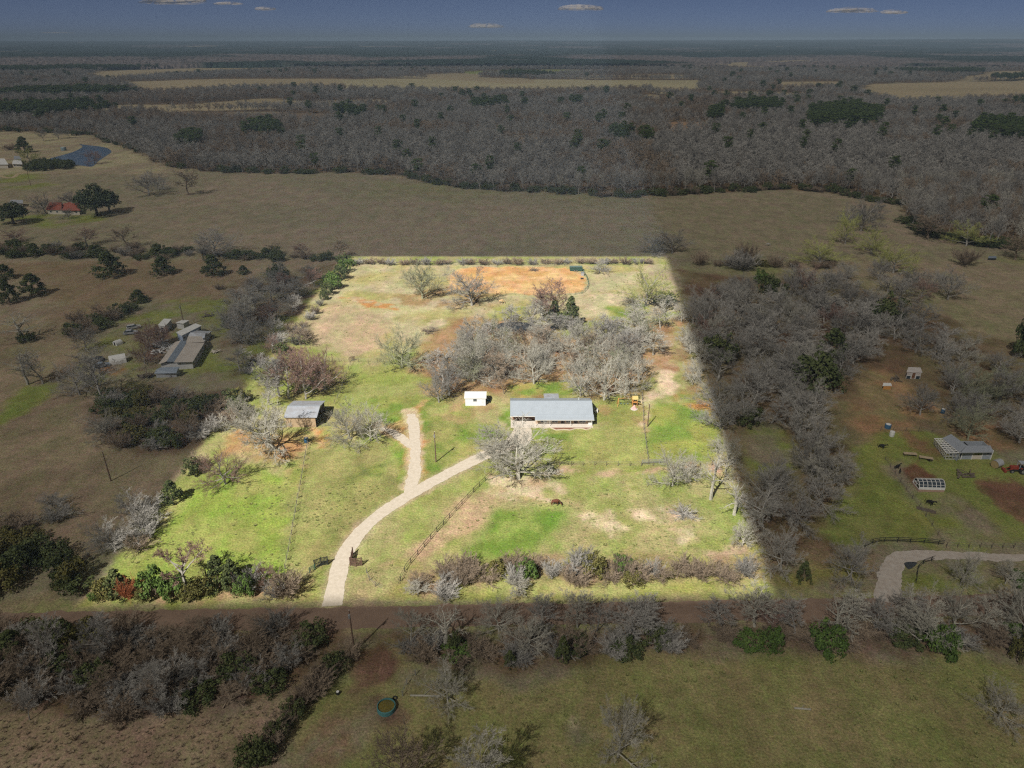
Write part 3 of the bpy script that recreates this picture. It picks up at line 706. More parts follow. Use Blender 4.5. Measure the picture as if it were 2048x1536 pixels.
# neighbours' buildings from surveyed roof corners
def roofed(name, label, cat, roofs, foot, hw, wm, group=None, extra=None, th=.1):
    """roofs: [(material, [(px, py, height)...])]; foot: wall outline [(px, py, height)] given at its top edge"""
    F_ = [G(*p) for p in foot]; c = sum(F_, Vector()) / len(F_); c.z = 0
    t = thing(name, label, cat, c, 0, group)
    W = MB(); n = len(F_); pts = [(p.x - c.x, p.y - c.y) for p in F_]
    k = .94
    vs = [(x * k, y * k, 0) for x, y in pts] + [(x * k, y * k, hw) for x, y in pts]
    W.add(vs, [tuple(range(n))[::-1], tuple(range(n, 2 * n))] + [(i, (i + 1) % n, n + (i + 1) % n, n + i) for i in range(n)])
    part('wall', W, wm, t)
    for m, q in roofs:
        P = [G(*p) - c for p in q]
        a = sum(((P[(i + 1) % len(P)].x - P[i].x) * (P[(i + 1) % len(P)].y + P[i].y)) for i in range(len(P)))
        if a > 0: P = P[::-1]
        part('roof', MB().slab(P, th), m, t)
    if extra: extra(t, pts, k)
    return t
def wall_windows(edge, hs, n, z0=1.0, z1=1.9, doorat=None):
    def f(t, pts, k):
        a = Vector((*pts[edge], 0)) * k; b = Vector((*pts[(edge + 1) % len(pts)], 0)) * k; d = (b - a); L = d.length; d.normalize(); nrm = Vector((d.y, -d.x, 0))
        if (a + nrm).length < a.length: nrm = -nrm
        for i in range(n):
            m_ = a + d * L * (i + .5) / n; w = .55 if i != doorat else .45; zz0, zz1 = (z0, z1) if i != doorat else (.05, 2.0)
            f_ = MB(); q0 = m_ - d * (w + .07) + nrm * .02; q1 = m_ + d * (w + .07) + nrm * .02
            f_.bar((q0.x, q0.y, zz0 - .04), (q1.x, q1.y, zz0 - .04), .06, .08); f_.bar((q0.x, q0.y, zz1 + .04), (q1.x, q1.y, zz1 + .04), .06, .08)
            f_.bar((q0.x, q0.y, zz0), (q0.x, q0.y, zz1), .06); f_.bar((q1.x, q1.y, zz0), (q1.x, q1.y, zz1), .06)
            o = part('window' if i != doorat else 'door', f_, TRIM, t)
            p = MB(); r0 = m_ - d * w + nrm * .006; r1 = m_ + d * w + nrm * .006; r2 = r0 + nrm * .012; r3 = r1 + nrm * .012
            p.add([(r0.x, r0.y, zz0), (r1.x, r1.y, zz0), (r1.x, r1.y, zz1), (r0.x, r0.y, zz1), (r2.x, r2.y, zz0), (r3.x, r3.y, zz0), (r3.x, r3.y, zz1), (r2.x, r2.y, zz1)], [(0, 1, 2, 3), (4, 5, 6, 7), (0, 1, 5, 4), (1, 2, 6, 5), (2, 3, 7, 6), (3, 0, 4, 7)])
            part('pane' if i != doorat else 'door_leaf', p, GLASS if i != doorat else BROWNW, o)
    return f
roofed('long_metal_house', 'long low house with striped tan and grey metal roofs beyond the left boundary', 'house',
       [(METALT, [(317, 728, 2.5), (333, 722.5, 3.3), (362, 680.5, 3.3), (350, 684, 2.5)]), (METALD, [(333, 722.5, 3.3), (348, 724, 2.75), (375, 683, 2.75), (362, 680.5, 3.3)]),
        (METALT, [(348, 724.3, 2.9), (385.5, 723.5, 2.6), (409.5, 684.5, 2.6), (375, 683.3, 2.9)])],
       [(318, 728, 2.4), (385, 724, 2.4), (408, 685, 2.4), (353, 683, 2.4)], 2.4, SIDEW, extra=wall_windows(1, 0, 5))
roofed('link_room', 'flat tan roofed room joining the long metal house to the rear shed', 'building', [(METALT, [(372, 685, 3.0), (409, 684, 3.0), (403, 672.5, 3.0), (376, 672.5, 3.0)])], [(373, 685, 2.8), (408, 684, 2.8), (402, 673, 2.8), (377, 673, 2.8)], 2.8, SIDEW)
roofed('rear_metal_shed', 'round shouldered grey metal shed behind the long metal house', 'shed', [(METALR2, [(375, 673, 1.6), (381, 665, 2.9), (411, 666.5, 2.9), (409, 676.5, 1.8)]), (METALR2, [(381, 665, 2.9), (394, 661, 2.9), (424, 662.5, 2.9), (411, 666.5, 2.9)])],
       [(377, 673, 1.6), (410, 676, 1.6), (423, 663, 1.6), (392, 662, 1.6)], 1.6, SIDEW)
roofed('arched_metal_shed', 'blue grey arched metal shed in front of the long metal house', 'shed', [(METALD, [(308.5, 747, 1.5), (312, 739.5, 2.4), (355.5, 738, 2.4), (353, 746, 1.7)]), (METALD, [(312, 739.5, 2.4), (320, 735, 2.7), (359.5, 733.5, 2.7), (355.5, 738, 2.4)])],
       [(310, 748, 1.3), (353, 746.5, 1.3), (359, 735, 1.3), (319, 736, 1.3)], 1.45, METALR2)
roofed('travel_trailer', 'long white travel trailer with blue stripe behind the long metal house', 'trailer', [(TARP, [(351.5, 664.5, 2.9), (363, 671.5, 2.9), (403.5, 651, 2.9), (391, 646.5, 2.9)])], [(352, 665, 2.8), (363, 671.5, 2.8), (403, 651, 2.8), (391.5, 647, 2.8)], 2.75, mat('trailer_side', (.22, .32, .50), .5, .2, .8, ribs=('Z', 1.4, .3), col2=(.5, .52, .55)), extra=wall_windows(1, 0, 5, 1.2, 1.9))
roofed('white_box_shed', 'white flat roofed shed left of the travel trailer', 'shed', [(TARP, [(315.5, 650, 2.6), (330, 652.5, 2.6), (343.5, 638, 2.6), (328, 637, 2.6)])], [(316, 650, 2.5), (330, 652.5, 2.5), (343, 638, 2.5), (328.5, 637.5, 2.5)], 2.5, SIDEW, extra=wall_windows(0, 0, 1, 1.1, 1.8))
roofed('small_white_shed', 'small white shed with blue doors between box shed and travel trailer', 'shed', [(TARP, [(351.5, 645.5, 2.3), (367, 647, 2.3), (378.5, 640.5, 2.3), (364, 639.5, 2.3)])], [(352, 645.5, 2.2), (366.5, 646.5, 2.2), (378, 641, 2.2), (364.5, 640, 2.2)], 2.2, SIDEW)
roofed('grey_garden_shed', 'small grey roofed shed apart on the right of the trailer yard', 'shed', [(METALR2, [(463, 652.5, 2.1), (478.5, 653.5, 2.1), (483.5, 644, 2.5), (468.5, 643, 2.5)])], [(464, 652.5, 2.1), (478, 653.2, 2.1), (482.5, 645, 2.1), (469, 644, 2.1)], 2.1, SIDEW, extra=wall_windows(0, 0, 1, 0, 1, 0))
roofed('red_roofed_house', 'house with red tile roofs and cream walls among trees at the left', 'house',
       [(REDR, [(91, 419.5, 2.6), (123, 420, 2.6), (123, 409, 4.3), (96, 408.5, 4.3)]), (REDR, [(123.5, 421, 2.6), (161, 421, 2.6), (150, 407, 5.0), (145, 407, 5.0)]), (REDR, [(123.5, 421, 2.6), (145, 407, 5.0), (140, 404, 4.0), (124, 408, 2.8)]), (REDR, [(161, 421, 2.6), (150, 407, 5.0), (148, 403, 4.0), (160, 408, 2.8)]), (REDR, [(96, 408.3, 4.3), (123, 408.6, 4.3), (123, 404.5, 2.8), (99, 404.5, 2.8)])],
       [(92, 419.5, 2.6), (160, 421, 2.6), (158, 407, 2.6), (97, 406, 2.6)], 2.6, CREAM, extra=wall_windows(0, 0, 5))
roofed('white_roofed_barn', 'barn with pale roof cut by the left edge of the picture', 'barn', [(TARP, [(-30, 329, 3), (17, 329, 3), (9, 317, 4.6), (-30, 316, 4.6)])], [(-28, 329, 3), (16, 329, 3), (10, 320, 3), (-28, 319, 3)], 3, CREAM)
roofed('pale_cottage', 'small pale house with grey shingle roof near the lake', 'house', [(SHINGLE, [(28, 319, 2.8), (43, 319, 2.8), (39, 312, 4.4), (28, 312, 4.4)]), (TARP, [(24, 328, 2.6), (45, 328.5, 2.6), (42, 320.5, 3.2), (26, 320.5, 3.2)])], [(25, 328, 2.6), (44, 328, 2.6), (42, 317, 2.6), (28, 317, 2.6)], 2.6, CREAM, extra=wall_windows(0, 0, 3))
roofed('grey_roofed_shelter', 'low shelter with bluish grey metal roof beyond the live oak', 'shed', [(METALR2, [(17, 406, 2.4), (46, 406.5, 2.4), (46, 400, 3), (22, 399.5, 3)])], [(18, 406, 2.4), (45, 406, 2.4), (45, 401, 2.4), (22, 401, 2.4)], 2.3, CREAM)
roofed('tin_shed', 'pale patched tin shed standing in the wood above the grey barn', 'shed', [(TOM, [(1813, 744, 2.2), (1845, 745, 2.2), (1841, 735, 2.6), (1817, 734, 2.6)])], [(1814, 744, 2.2), (1844, 745, 2.2), (1841, 737, 2.2), (1817, 736, 2.2)], 2.2, TOM, extra=wall_windows(0, 0, 3, 0, 1, 1))
roofed('kennel', 'little wooden kennel with a pale board roof on the orange slope', 'kennel', [(TARP, [(1765, 771.5, 1.2), (1784, 771.5, 1.2), (1782, 766, 1.4), (1767, 765.5, 1.4)])], [(1767, 771.5, 1.2), (1783, 771.5, 1.2), (1781, 767, 1.2), (1768, 767, 1.2)], 1.15, ORP)
roofed('small_field_trailer', 'small dark flatbed trailer at the hedge near the right pasture', 'trailer', [(METALD, [(1976, 516, 1.0), (1994, 516, 1.0), (1992, 512, 1.0), (1978, 512, 1.0)])], [(1977, 516, 1), (1993, 516, 1), (1991, 513, 1), (1979, 513, 1)], .95, BLACKP)

# the grey L-shaped barn and its white lattice frame
def el_barn():
    def ex(t, pts, k): pass
    c = G(1945, 917); c.z = 0
    t = thing('grey_barn', 'L shaped grey barn with white posts and shingle roof at the right edge', 'barn', c)
    def q(px, py, h): v = G(px, py, h) - c; return (v.x, v.y, v.z)
    r = MB().slab([q(1921, 905, 2.7), q(1987, 904, 2.7), q(1981, 891, 3.5), q(1934, 891, 3.5)], .12); part('roof', r, SHINGLE, t)
    r2 = MB().slab([q(1885, 876, 2.9), q(1919.5, 905, 2.72), q(1934, 890.8, 3.52), q(1902, 868, 3.6)], .12); part('roof', r2, SHINGLE, t)
    part('eave_board', MB().bar(q(1920, 905.3, 2.62), q(1987, 904.3, 2.62), .08, .2), TRIM, t)
    a = G(1921, 919) - c; b = G(1980, 918.5) - c; y = a.y; x0, x1 = a.x, b.x; w = x1 - x0; dd = 4.2
    part('wall', MB().box(x0, y + .1, 0, x0 + w * .36, y + .25, 2.5), GREYW, t)
    part('wall', MB().box(x0 + w * .68, y + .1, 0, x1, y + .25, 2.5), GREYW, t)
    part('back_wall', MB().box(x0 - .2, y + dd - .2, 0, x1, y + dd, 2.6), GREYW, t)
    part('end_wall', MB().box(x1 - .15, y + .26, 0, x1, y + dd - .21, 2.6), GREYW, t)
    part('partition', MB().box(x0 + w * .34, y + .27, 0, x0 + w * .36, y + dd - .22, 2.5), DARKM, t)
    part('half_door', MB().box(x0 + w * .37, y + .12, 0, x0 + w * .67, y + .2, 1.1), CONC, t)
    for f in (0, .36, .68, 1): part('post', MB().box(x0 + w * f - .1, y - .02, 0, x0 + w * f + .1, y + .095, 2.55), TRIM, t)
    window(t, x0 + w * .82, x0 + w * .9, 1.2, 1.9, y + .1)
    l = G(1889, 893) - c; part('wing_wall', MB().slab([q(1888, 878, 2.7), q(1919, 904, 2.6), q(1930, 893, 2.6), q(1902, 871, 2.7)], 2.5), GREYW, t)
    # lattice
    L = thing('lattice_frame', 'white timber lattice frame leaning against the left wing of the grey barn', 'frame', G(1893, 915))
    o = Vector((*G(1893, 915)[:2], 0))
    top0, top1 = G(1885, 877, 2.75) - o, G(1918, 905, 2.6) - o
    low0, low1 = G(1869, 877, 2.3) - o, G(1893, 906, 2.2) - o
    g0, g1 = G(1868, 890) - o, G(1890, 918.5) - o
    n = 9; rf = MB(); ps = MB(); pr = MB()
    for i in range(n):
        f = i / (n - 1); A = top0.lerp(top1, f); B = low0.lerp(low1, f); Cc = g0.lerp(g1, f)
        rf.bar(A, B, .14, .14); ps.bar(B, Cc, .14, .14)
    for f in (0, .34, .67, 1): pr.bar(top0.lerp(low0, f), top1.lerp(low1, f), .12, .12)
    for f in (.4, .75): pr.bar(low0.lerp(g0, f), low1.lerp(g1, f), .1, .1)
    E1, E2 = G(1919, 919) - o, g1
    for k in range(5):
        f = k / 4; a_ = low1.lerp(top1, f); b_ = E2.lerp(E1, f); ps.bar(a_, b_, .12, .12)
    pr.bar(low1.lerp(E2, .5), top1.lerp(E1, .5), .1, .1); pr.bar(E2 + Vector((0, 0, .08)), E1 + Vector((0, 0, .08)), .1, .1)
    part('rafters', rf, TRIM, L); part('posts', ps, TRIM, L); part('purlins', pr, TRIM, L)
el_barn()
def greenhouse():
    c = G(1862, 984); w = width_at(c, 50); d = 3.0; t = thing('greenhouse', 'hoop greenhouse with dark panes and white ribs in the right yard', 'greenhouse', c, R(-3))
    part('base', MB().box(-w / 2, 0, 0, w / 2, .12, .55).box(-w / 2, d - .12, 0, w / 2, d, .55).box(-w / 2, .122, 0, -w / 2 + .12, d - .122, .55).box(w / 2 - .12, .122, 0, w / 2, d - .122, .55), mat('base_boards', (.40, .27, .20), .8, .12, 2), t)
    def P(a, rr=0): return (d / 2 - (d / 2 - .05 + rr) * math.cos(a), .55 + (1.75 + rr) * math.sin(a))
    na = 9
    cov = MB()
    for x0, x1 in ((-w / 2 + .05, w / 2 - .05),):
        for k in range(na):
            y0, z0 = P(math.pi * k / na); y1, z1 = P(math.pi * (k + 1) / na); y2, z2 = P(math.pi * (k + 1) / na, -.03); y3, z3 = P(math.pi * k / na, -.03)
            (cov).add([(x0, y0, z0), (x1, y0, z0), (x1, y1, z1), (x0, y1, z1)], [(0, 1, 2, 3)])
    cc = MB(); lo = MB()
    for k in range(na):
        y0, z0 = P(math.pi * k / na); y1, z1 = P(math.pi * (k + 1) / na)
        tgt = lo if k in (0, na - 1) else cc
        tgt.add([(-w / 2 + .05, y0, z0), (w / 2 - .05, y0, z0), (w / 2 - .05, y1, z1), (-w / 2 + .05, y1, z1)], [(0, 1, 2, 3)])
    part('panes', cc, GLASS, t); part('lower_panels', lo, TARP, t)
    for i in range(7):
        x = -w / 2 + w * i / 6; rb = MB()
        for k in range(na):
            y0, z0 = P(math.pi * k / na, .03); y1, z1 = P(math.pi * (k + 1) / na, .03); rb.bar((x, y0, z0), (x, y1, z1), .1, .08)
        if i in (0, 6): rb.bar((x, .1, .6), (x, d - .1, .6), .08); rb.bar((x, d / 2, .6), (x, d / 2, 2.2), .08); rb.bar((x, .35, 1.4), (x, d - .35, 1.4), .08)
        part('rib', rb, TRIM, t)
    pu = MB()
    for a in (.35, .5, .65, .2, .8): y0, z0 = P(math.pi * a, .04); pu.bar((-w / 2, y0, z0), (w / 2, y0, z0), .06)
    part('purlins', pu, TRIM, t)
greenhouse()

# ------------------------------------------------------------------ poles, fences
def pole(x, y, ty, label, lamp=True, tint=POLEM):
    b = G(x, y); H = top_height(b, ty); t = thing('utility_pole', label, 'pole', b)
    part('shaft', MB().cone((0, 0), .16, .10, -.2, H, 10), tint, t)
    if lamp:
        part('transformer', MB().cone((.0, -.3), .2, .2, H - 1.3, H - .6, 12), STEEL, t)
    part('insulator', MB().cone((0, 0), .06, .03, H, H + .2, 8), TRIM, t)
    return t
pole(872, 924, 864, 'power pole with transformer on the lawn between drive and house')
pole(1295, 853, 808, 'brown power pole beside the fence right of the house', False)
pole(709, 1304, 1221, 'dark power pole south of the dirt road by the round stock tank')
pole(222, 962, 903, 'dark power pole in the tan field outside the left boundary', False)
pole(369, 653, 609, 'power pole with transformer beside the travel trailer')
pole(201, 751, 722, 'leaning dark pole near the white tent', False)
pole(62, 372, 345, 'pole standing in the field beside the lake evergreens', False)
def fence(name, label, pts, spacing, h=1.25, pm=POLEM, wires=3, rail=None, pw=.14, group=None, cat='fence'):
    P = gl(*pts); o = P[0]; t = thing(name, label, cat, o, 0, group); wr = MB(); rest_ = 0; posts = 0
    pm_mesh = MB().bar((0, 0, -.1), (0, 0, h), pw, pw, 5).mesh('post', pm)
    for a, b in zip(P, P[1:]):
        L = (b - a).length; d = (b - a) / L; s = rest_
        while s < L and posts < 99:
            q = a + d * s - o; po = link('post', pm_mesh, t); po.location = (q.x + prng0.uniform(-.05, .05), q.y + prng0.uniform(-.05, .05), 0); po.rotation_euler = (prng0.uniform(-.04, .04), prng0.uniform(-.04, .04), 0); posts += 1; s += spacing
        rest_ = s - L
        for k in range(wires):
            z = h * (.35 + .6 * k / max(1, wires - 1)); wd = (.02, .02) if rail is None else (.04, .10)
            wr.bar((a - o) + Vector((0, 0, z)), (b - o) + Vector((0, 0, z)), wd[0] * 1.0, wd[1])
    part('rails' if rail else 'wire', wr, rail or STEEL, t)
    return t
prng0 = random.Random(3)
fence('wire_fence', 'line of thin posts dividing the two left paddocks', [(616, 888), (606, 945), (594, 1010), (582, 1080), (570, 1145), (566, 1170)], 2.6, 1.3, WOOD)
fence('wire_fence', 'dark wire fence running diagonally beside the bare strip by the driveway', [(982, 950), (940, 992), (900, 1035), (860, 1080), (812, 1138), (797, 1170)], 2.6, 1.2, BLACKP, 2, mat('dark_wire_mesh', (.10, .085, .07), .8, .1))
fence('wire_fence', 'cross fence of short posts below the front lawn', [(1072, 931), (1180, 931), (1297, 932), (1420, 931), (1455, 930)], 2.75, 1.2, WOOD)
fence('wire_fence', 'post line on the right side of the front lawn', [(1284, 792), (1286, 820), (1288, 860), (1292, 890), (1297, 930)], 2.4, 1.3, WOOD)
fence('wire_fence', 'wire fence between upper pasture and barn paddock', [(640, 724), (700, 724), (760, 725)], 3, 1.3, WOOD)
fence('wire_fence', 'wire fence from the upper gate down to the barn', [(706, 722), (692, 750), (682, 785), (668, 812)], 3.2, 1.3, WOOD)
fence('arena_fence', 'post fence along the near side of the orange arena', [(885, 585), (960, 588), (1010, 589), (1060, 590), (1120, 591), (1150, 590)], 3.6, 1.4, WOOD)
fence('arena_fence', 'pipe fence curving round the right end of the arena', [(1150, 590), (1166, 587), (1174, 580), (1177, 570), (1174, 558), (1168, 548), (1163, 538)], 3.2, 1.4, GREENP, 3, GREENP)
fence('arena_fence', 'post fence along the far side of the arena before the hedgerow', [(880, 531), (960, 530), (1060, 531), (1140, 533)], 4.6, 1.3, WOOD)
fence('wire_fence', 'wire fence of the lower field meeting the road by the drive', [(566, 1172), (590, 1178), (608, 1163), (622, 1146)], 2.4, 1.2, WOOD)
fence('wire_fence', 'short wire fence from the right entrance wing to the road', [(733, 1146), (738, 1160), (748, 1172), (766, 1180)], 2.2, 1.2, WOOD)
fence('board_fence', 'dark board fence curving above the neighbour gravel entrance', [(1728, 1097), (1742, 1089), (1760, 1085), (1800, 1085), (1845, 1087), (1887, 1091)], 2.6, 1.3, BLACKP, 3, BLACKP)
fence('wire_fence', 'row of leaning posts along the neighbour garden at the right edge', [(1892, 1095), (1960, 1096), (2048, 1097), (2140, 1098)], 2.2, 1.3, WOOD)
fence('board_fence', 'dark fence on the inner bend of the neighbour gravel entrance', [(1832, 1165), (1834, 1140), (1846, 1128), (1868, 1120)], 2.2, 1.1, BLACKP, 2, BLACKP)
fence('wire_fence', 'wire fence slanting down the neighbour yard beside the greenhouse', [(1770, 920), (1790, 950), (1815, 985), (1845, 1025), (1875, 1070), (1890, 1090)], 3.2, 1.2, WOOD)
fence('wire_fence', 'wire fence across the neighbour slope above the grey barn', [(1760, 862), (1800, 863), (1850, 864), (1880, 868)], 3.2, 1.3, WOOD)
fence('wire_fence', 'wire fence at the near edge of the neighbour trailer yard', [(265, 742), (285, 741), (308, 740)], 2, 1.2, WOOD)
fence('wire_fence', 'broken fence corner beside the bare tree and the round stock tank', [(806, 1392), (812, 1372), (822, 1355), (836, 1348)], 2.2, 1.2, STEEL)

def wing(name, label, pts, h, m, slats=True):
    P = gl(*pts); o = P[0]; t = thing(name, label, 'gate wing', o)
    for a in P: part('post', MB().box(a.x - o.x - .09, a.y - o.y - .09, 0, a.x - o.x + .09, a.y - o.y + .09, h + .15), m, t)
    r = MB(); s = MB()
    for a, b in zip(P, P[1:]):
        a = a - o; b = b - o; n = max(2, int((b - a).length / .22))
        for z in (.15, h * .5, h): r.bar(a + Vector((0, 0, z)), b + Vector((0, 0, z)), .08, .1)
        for k in range(1, n): q = a.lerp(b, k / n); s.bar(q + Vector((0, .0, .1)), q + Vector((0, 0, h - .02)), .12, .03)
    part('rails', r, m, t); part('slats', s, m, t)
wing('entrance_wing', 'black slatted entrance wing left of the driveway', [(630, 1136), (643, 1131), (656, 1129)], 1.8, BLACKP)
wing('entrance_wing', 'brown slatted entrance wing right of the driveway', [(701, 1131), (712, 1133), (724, 1131)], 1.8, mat('rusty_slats', (.15, .09, .065), .8, .2, 3))
wing('entrance_wing', 'brown gate folded back along the right edge of the driveway', [(702, 1129), (704, 1118), (706, 1108)], 1.5, MATS['rusty_slats'])
fence('pipe_gate', 'green pipe gate folded beside the black entrance wing', [(619, 1146), (632, 1139)], 1.2, 1.3, GREENP, 4, GREENP, cat='gate')
fence('pipe_gate', 'rusty pipe gate in the fence above the barn', [(700, 722), (711, 720)], 1.2, 1.4, MATS['rusty_slats'], 5, MATS['rusty_slats'], cat='gate')
fence('pipe_gate', 'long thin gate where the lawn fence meets the cross fence', [(1284, 929), (1330, 927)], 4.2, 1.3, STEEL, 4, STEEL, cat='gate')

# ------------------------------------------------------------------ vehicles and yard things
def wheel(t, x, y, r, w=.25, name='wheel'):
    n = 16; m = MB(); vs = []; 
    for s in (-w / 2, w / 2): vs += [(x + r * math.cos(2 * math.pi * k / n), y + s, r + r * math.sin(2 * math.pi * k / n)) for k in range(n)]
    m.add(vs, [(k, (k + 1) % n, n + (k + 1) % n, n + k) for k in range(n)] + [tuple(range(n)), tuple(range(n, 2 * n))[::-1]])
    o = part(name, m, TIRE, t); m2 = MB(); vs = []
    for s in (-w / 2 - .015, w / 2 + .015): vs += [(x + r * .55 * math.cos(2 * math.pi * k / n), y + s, r + r * .55 * math.sin(2 * math.pi * k / n)) for k in range(n)]
    m2.add(vs, [(k, (k + 1) % n, n + (k + 1) % n, n + k) for k in range(n)] + [tuple(range(n)), tuple(range(n, 2 * n))[::-1]]); part('rim', m2, STEEL, o)
def car(loc, rz, label, m, kind='sedan', name='parked_car', cat='car'):
    t = thing(name, label, cat, loc, rz)
    b = MB(); prof = [(-2.2, .35), (2.2, .35), (2.25, .75), (1.2, .95), (-2.0, 1.0), (-2.25, .7)]
    b.extry([(x, z) for x, z in prof], -.88, .88); part('body', b, m, t)
    g = MB(); g.extry([(1.0, .97), (.45, 1.42), (-1.3 if kind == 'sedan' else -1.9, 1.45), (-1.9 if kind == 'sedan' else -2.1, .99)], -.78, .78); part('cabin_glass', g, GLASS, t)
    part('roof', MB().box(-1.25 if kind == 'sedan' else -1.9, -.72, 1.455, .4, .72, 1.5), m, t)
    for x in (-1.4, 1.4):
        for y in (-.82, .82): wheel(t, x, y, .34)
    for y in (-.6, .6): part('headlight', MB().box(2.2, y - .16, .6, 2.27, y + .16, .74), TRIM, t)
car(G(268, 657), R(35), 'pale dusty car parked at the left of the trailer yard, farther of two', mat('car_dusty', (.42, .42, .41), .4, .1), 'suv')
car(G(262, 668), R(20), 'pale grey car parked below the farther dusty car', mat('car_grey', (.34, .35, .37), .4, .1))
car(G(195, 722), R(170), 'dark car parked left of the white tent', mat('car_dark', (.06, .05, .05), .4, .1))
car(G(204, 734), R(40), 'small blue grey car in front of the white tent', mat('car_blue', (.20, .25, .32), .4, .1))
def canopy(loc, rz, w, d, h, label, m=TARP):
    t = thing('canvas_tent', label, 'tent', loc, rz); n = 10; P = [(-w / 2 * math.cos(math.pi * k / n), h * math.sin(math.pi * k / n) ** .8) for k in range(n + 1)]
    c = MB(); c.extry(P, 0, d); part('canvas', c, m, t); part('door_flap', MB().box(-.4, -.03, 0, .4, -.003, h * .75), DARKM, t)
canopy(G(220, 727), R(-60), 3.6, 4.6, 2.4, 'rounded white canvas tent in the trailer yard')
canopy(G(230, 691), R(-30), 2.2, 2.2, 1.5, 'small pale pup tent behind the rounded white tent')
def scrap(px, py, w, d, n, label, m, seed):
    rg = random.Random(seed); b = MB()
    for k in range(n):
        x, y = rg.uniform(-w, w) / 2, rg.uniform(-d, d) / 2; a = rg.uniform(0, 3.14); L = rg.uniform(.5, 1.6); z = rg.uniform(.05, .7)
        b.bar((x - math.cos(a) * L, y - math.sin(a) * L, z), (x + math.cos(a) * L, y + math.sin(a) * L, z + rg.uniform(-.04, .5)), rg.uniform(.1, .5), rg.uniform(.04, .2))
    solo('scrap_heap', b, m, label, 'scrap', G(px, py))
scrap(332, 700, 5, 9, 46, 'untidy heap of pale boards along the left side of the long metal house', SIDEW, 1)
scrap(318, 690, 4, 5, 24, 'heap of pale junk between trees and the long metal house', TARP, 2)
scrap(290, 754, 4, 2, 22, 'pile of pale timber left of the arched metal shed', WOOD, 3)
scrap(1790, 700 + 60, 2, 2, 8, 'few boards on the ground near the kennel', WOOD, 4)
scrap(1930, 952, 3.4, 1.6, 12, 'pile of grey boards on the lawn right of the greenhouse', WOOD, 5)
scrap(430, 706, 1.4, .8, 5, 'small grey object on the grass right of the long metal house', CONC, 6)
scrap(420, 632, 3.5, 2, 14, 'grey pile of limbs on the grass above the trailer yard', WOOD, 7)
def drum(px, py, label, m, r=.3, h=.9, name='plastic_drum', cat='barrel'):
    t = thing(name, label, cat, G(px, py)); part('body', MB().cone((0, 0), r, r * 1.06, 0, h * .5, 18).cone((0, 0), r * 1.06, r, h * .5 + .001, h, 18), m, t); part('lid', MB().cone((0, 0), r * .8, r * .8, h + .002, h + .05, 18), TRIM, t)
drum(613, 884, 'blue plastic drum at the top of the left paddock fence', BLUEP, .55, 1.2)
drum(1775, 856, 'blue drum on the neighbour slope beside a white bin', BLUEP, .75, 1.1)
drum(1783, 872, 'white bin below the blue drum on the neighbour slope', TARP, .6, 1.3, 'white_bin', 'bin')
drum(1885, 826, 'blue drum under the trees behind the grey barn', BLUEP, .5, 1.2)
drum(128, 301, 'round blue grey tank on the far shore of the lake', mat('tank_blue', (.20, .28, .30), .6, .1), 2.2, 3.0, 'water_tank', 'tank')
drum(676, 1388, 'small dark bucket near the ditch left of the stock tank', BLACKP, .28, .5, 'bucket', 'bucket')
def stock_tank():
    c = G(773, 1418); t = thing('stock_tank', 'round teal stock tank with brown green water at the bottom', 'tank', c)
    r = width_at(c, 37) / 2; n = 36; b = MB(); vs = []
    for rr, z in ((r * 1.02, 0), (r, .75), (r - .12, .78), (r - .14, .12)): vs += [(rr * math.cos(2 * math.pi * k / n), rr * math.sin(2 * math.pi * k / n), z) for k in range(n)]
    b.add(vs, [(j * n + k, j * n + (k + 1) % n, (j + 1) * n + (k + 1) % n, (j + 1) * n + k) for j in range(3) for k in range(n)] + [tuple(range(3 * n, 4 * n))]); part('shell', b, TEALP, t)
    part('water', MB().cone((0, 0), r - .16, r - .16, .5, .55, n), ALGAE, t)
    f = MB(); q = G(790, 1397) - c
    for k in range(12):
        a0, a1 = 2 * math.pi * k / 12, 2 * math.pi * (k + 1) / 12; f.bar((q.x + .3 * math.cos(a0), q.y + .3 * math.sin(a0), .12), (q.x + .3 * math.cos(a1), q.y + .3 * math.sin(a1), .12), .18, .2, 6)
    solo('old_tyre', f, TIRE, 'black tyre lying against the upper right rim of the stock tank', 'tyre', c)
stock_tank()
for x, y, l, rz, lb in ((850, 1395, 30, .12, 'long grey log lying left of the bare tree by the stock tank'), (1605, 1420, 16, .2, 'pale forked branch lying in the lower field')):
    b = G(x, y); L = width_at(b, l) ; m = MB().bar((-L, 0, .15), (L, L * .2, .15), .3, .26, 7).bar((-L * .2, 0, .2), (L * .3, L * .7, .22), .1, .1, 5); solo('fallen_log', m, BARK['pale'], lb, 'log', b, -rz)
def stock_trailer():
    c = G(1152, 543); t = thing('stock_trailer', 'dark green stock trailer parked at the far right corner of the arena', 'trailer', c); w = width_at(c, 25)
    part('body', MB().box(-w / 2, 0, .45, w / 2, 2.1, 1.9), GREENP, t); part('roof', MB().box(-w / 2 - .05, -.05, 1.903, w / 2 + .05, 2.15, 1.98), mat('trailer_roof', (.12, .18, .16), .5, .1), t)
    sl = MB()
    for z in (.8, 1.1, 1.4, 1.7): sl.box(-w / 2 + .1, -.03, z, w / 2 - .1, -.003, z + .12)
    part('slats', sl, BLACKP, t)
    for x in (-.6, .4): wheel(t, x, .05, .38); wheel(t, x, 2.05, .38)
    part('tongue', MB().bar((w / 2, .6, .5), (w / 2 + 1.2, 1.05, .45), .1).bar((w / 2, 1.5, .5), (w / 2 + 1.2, 1.05, .45), .1), BLACKP, t)
stock_trailer()
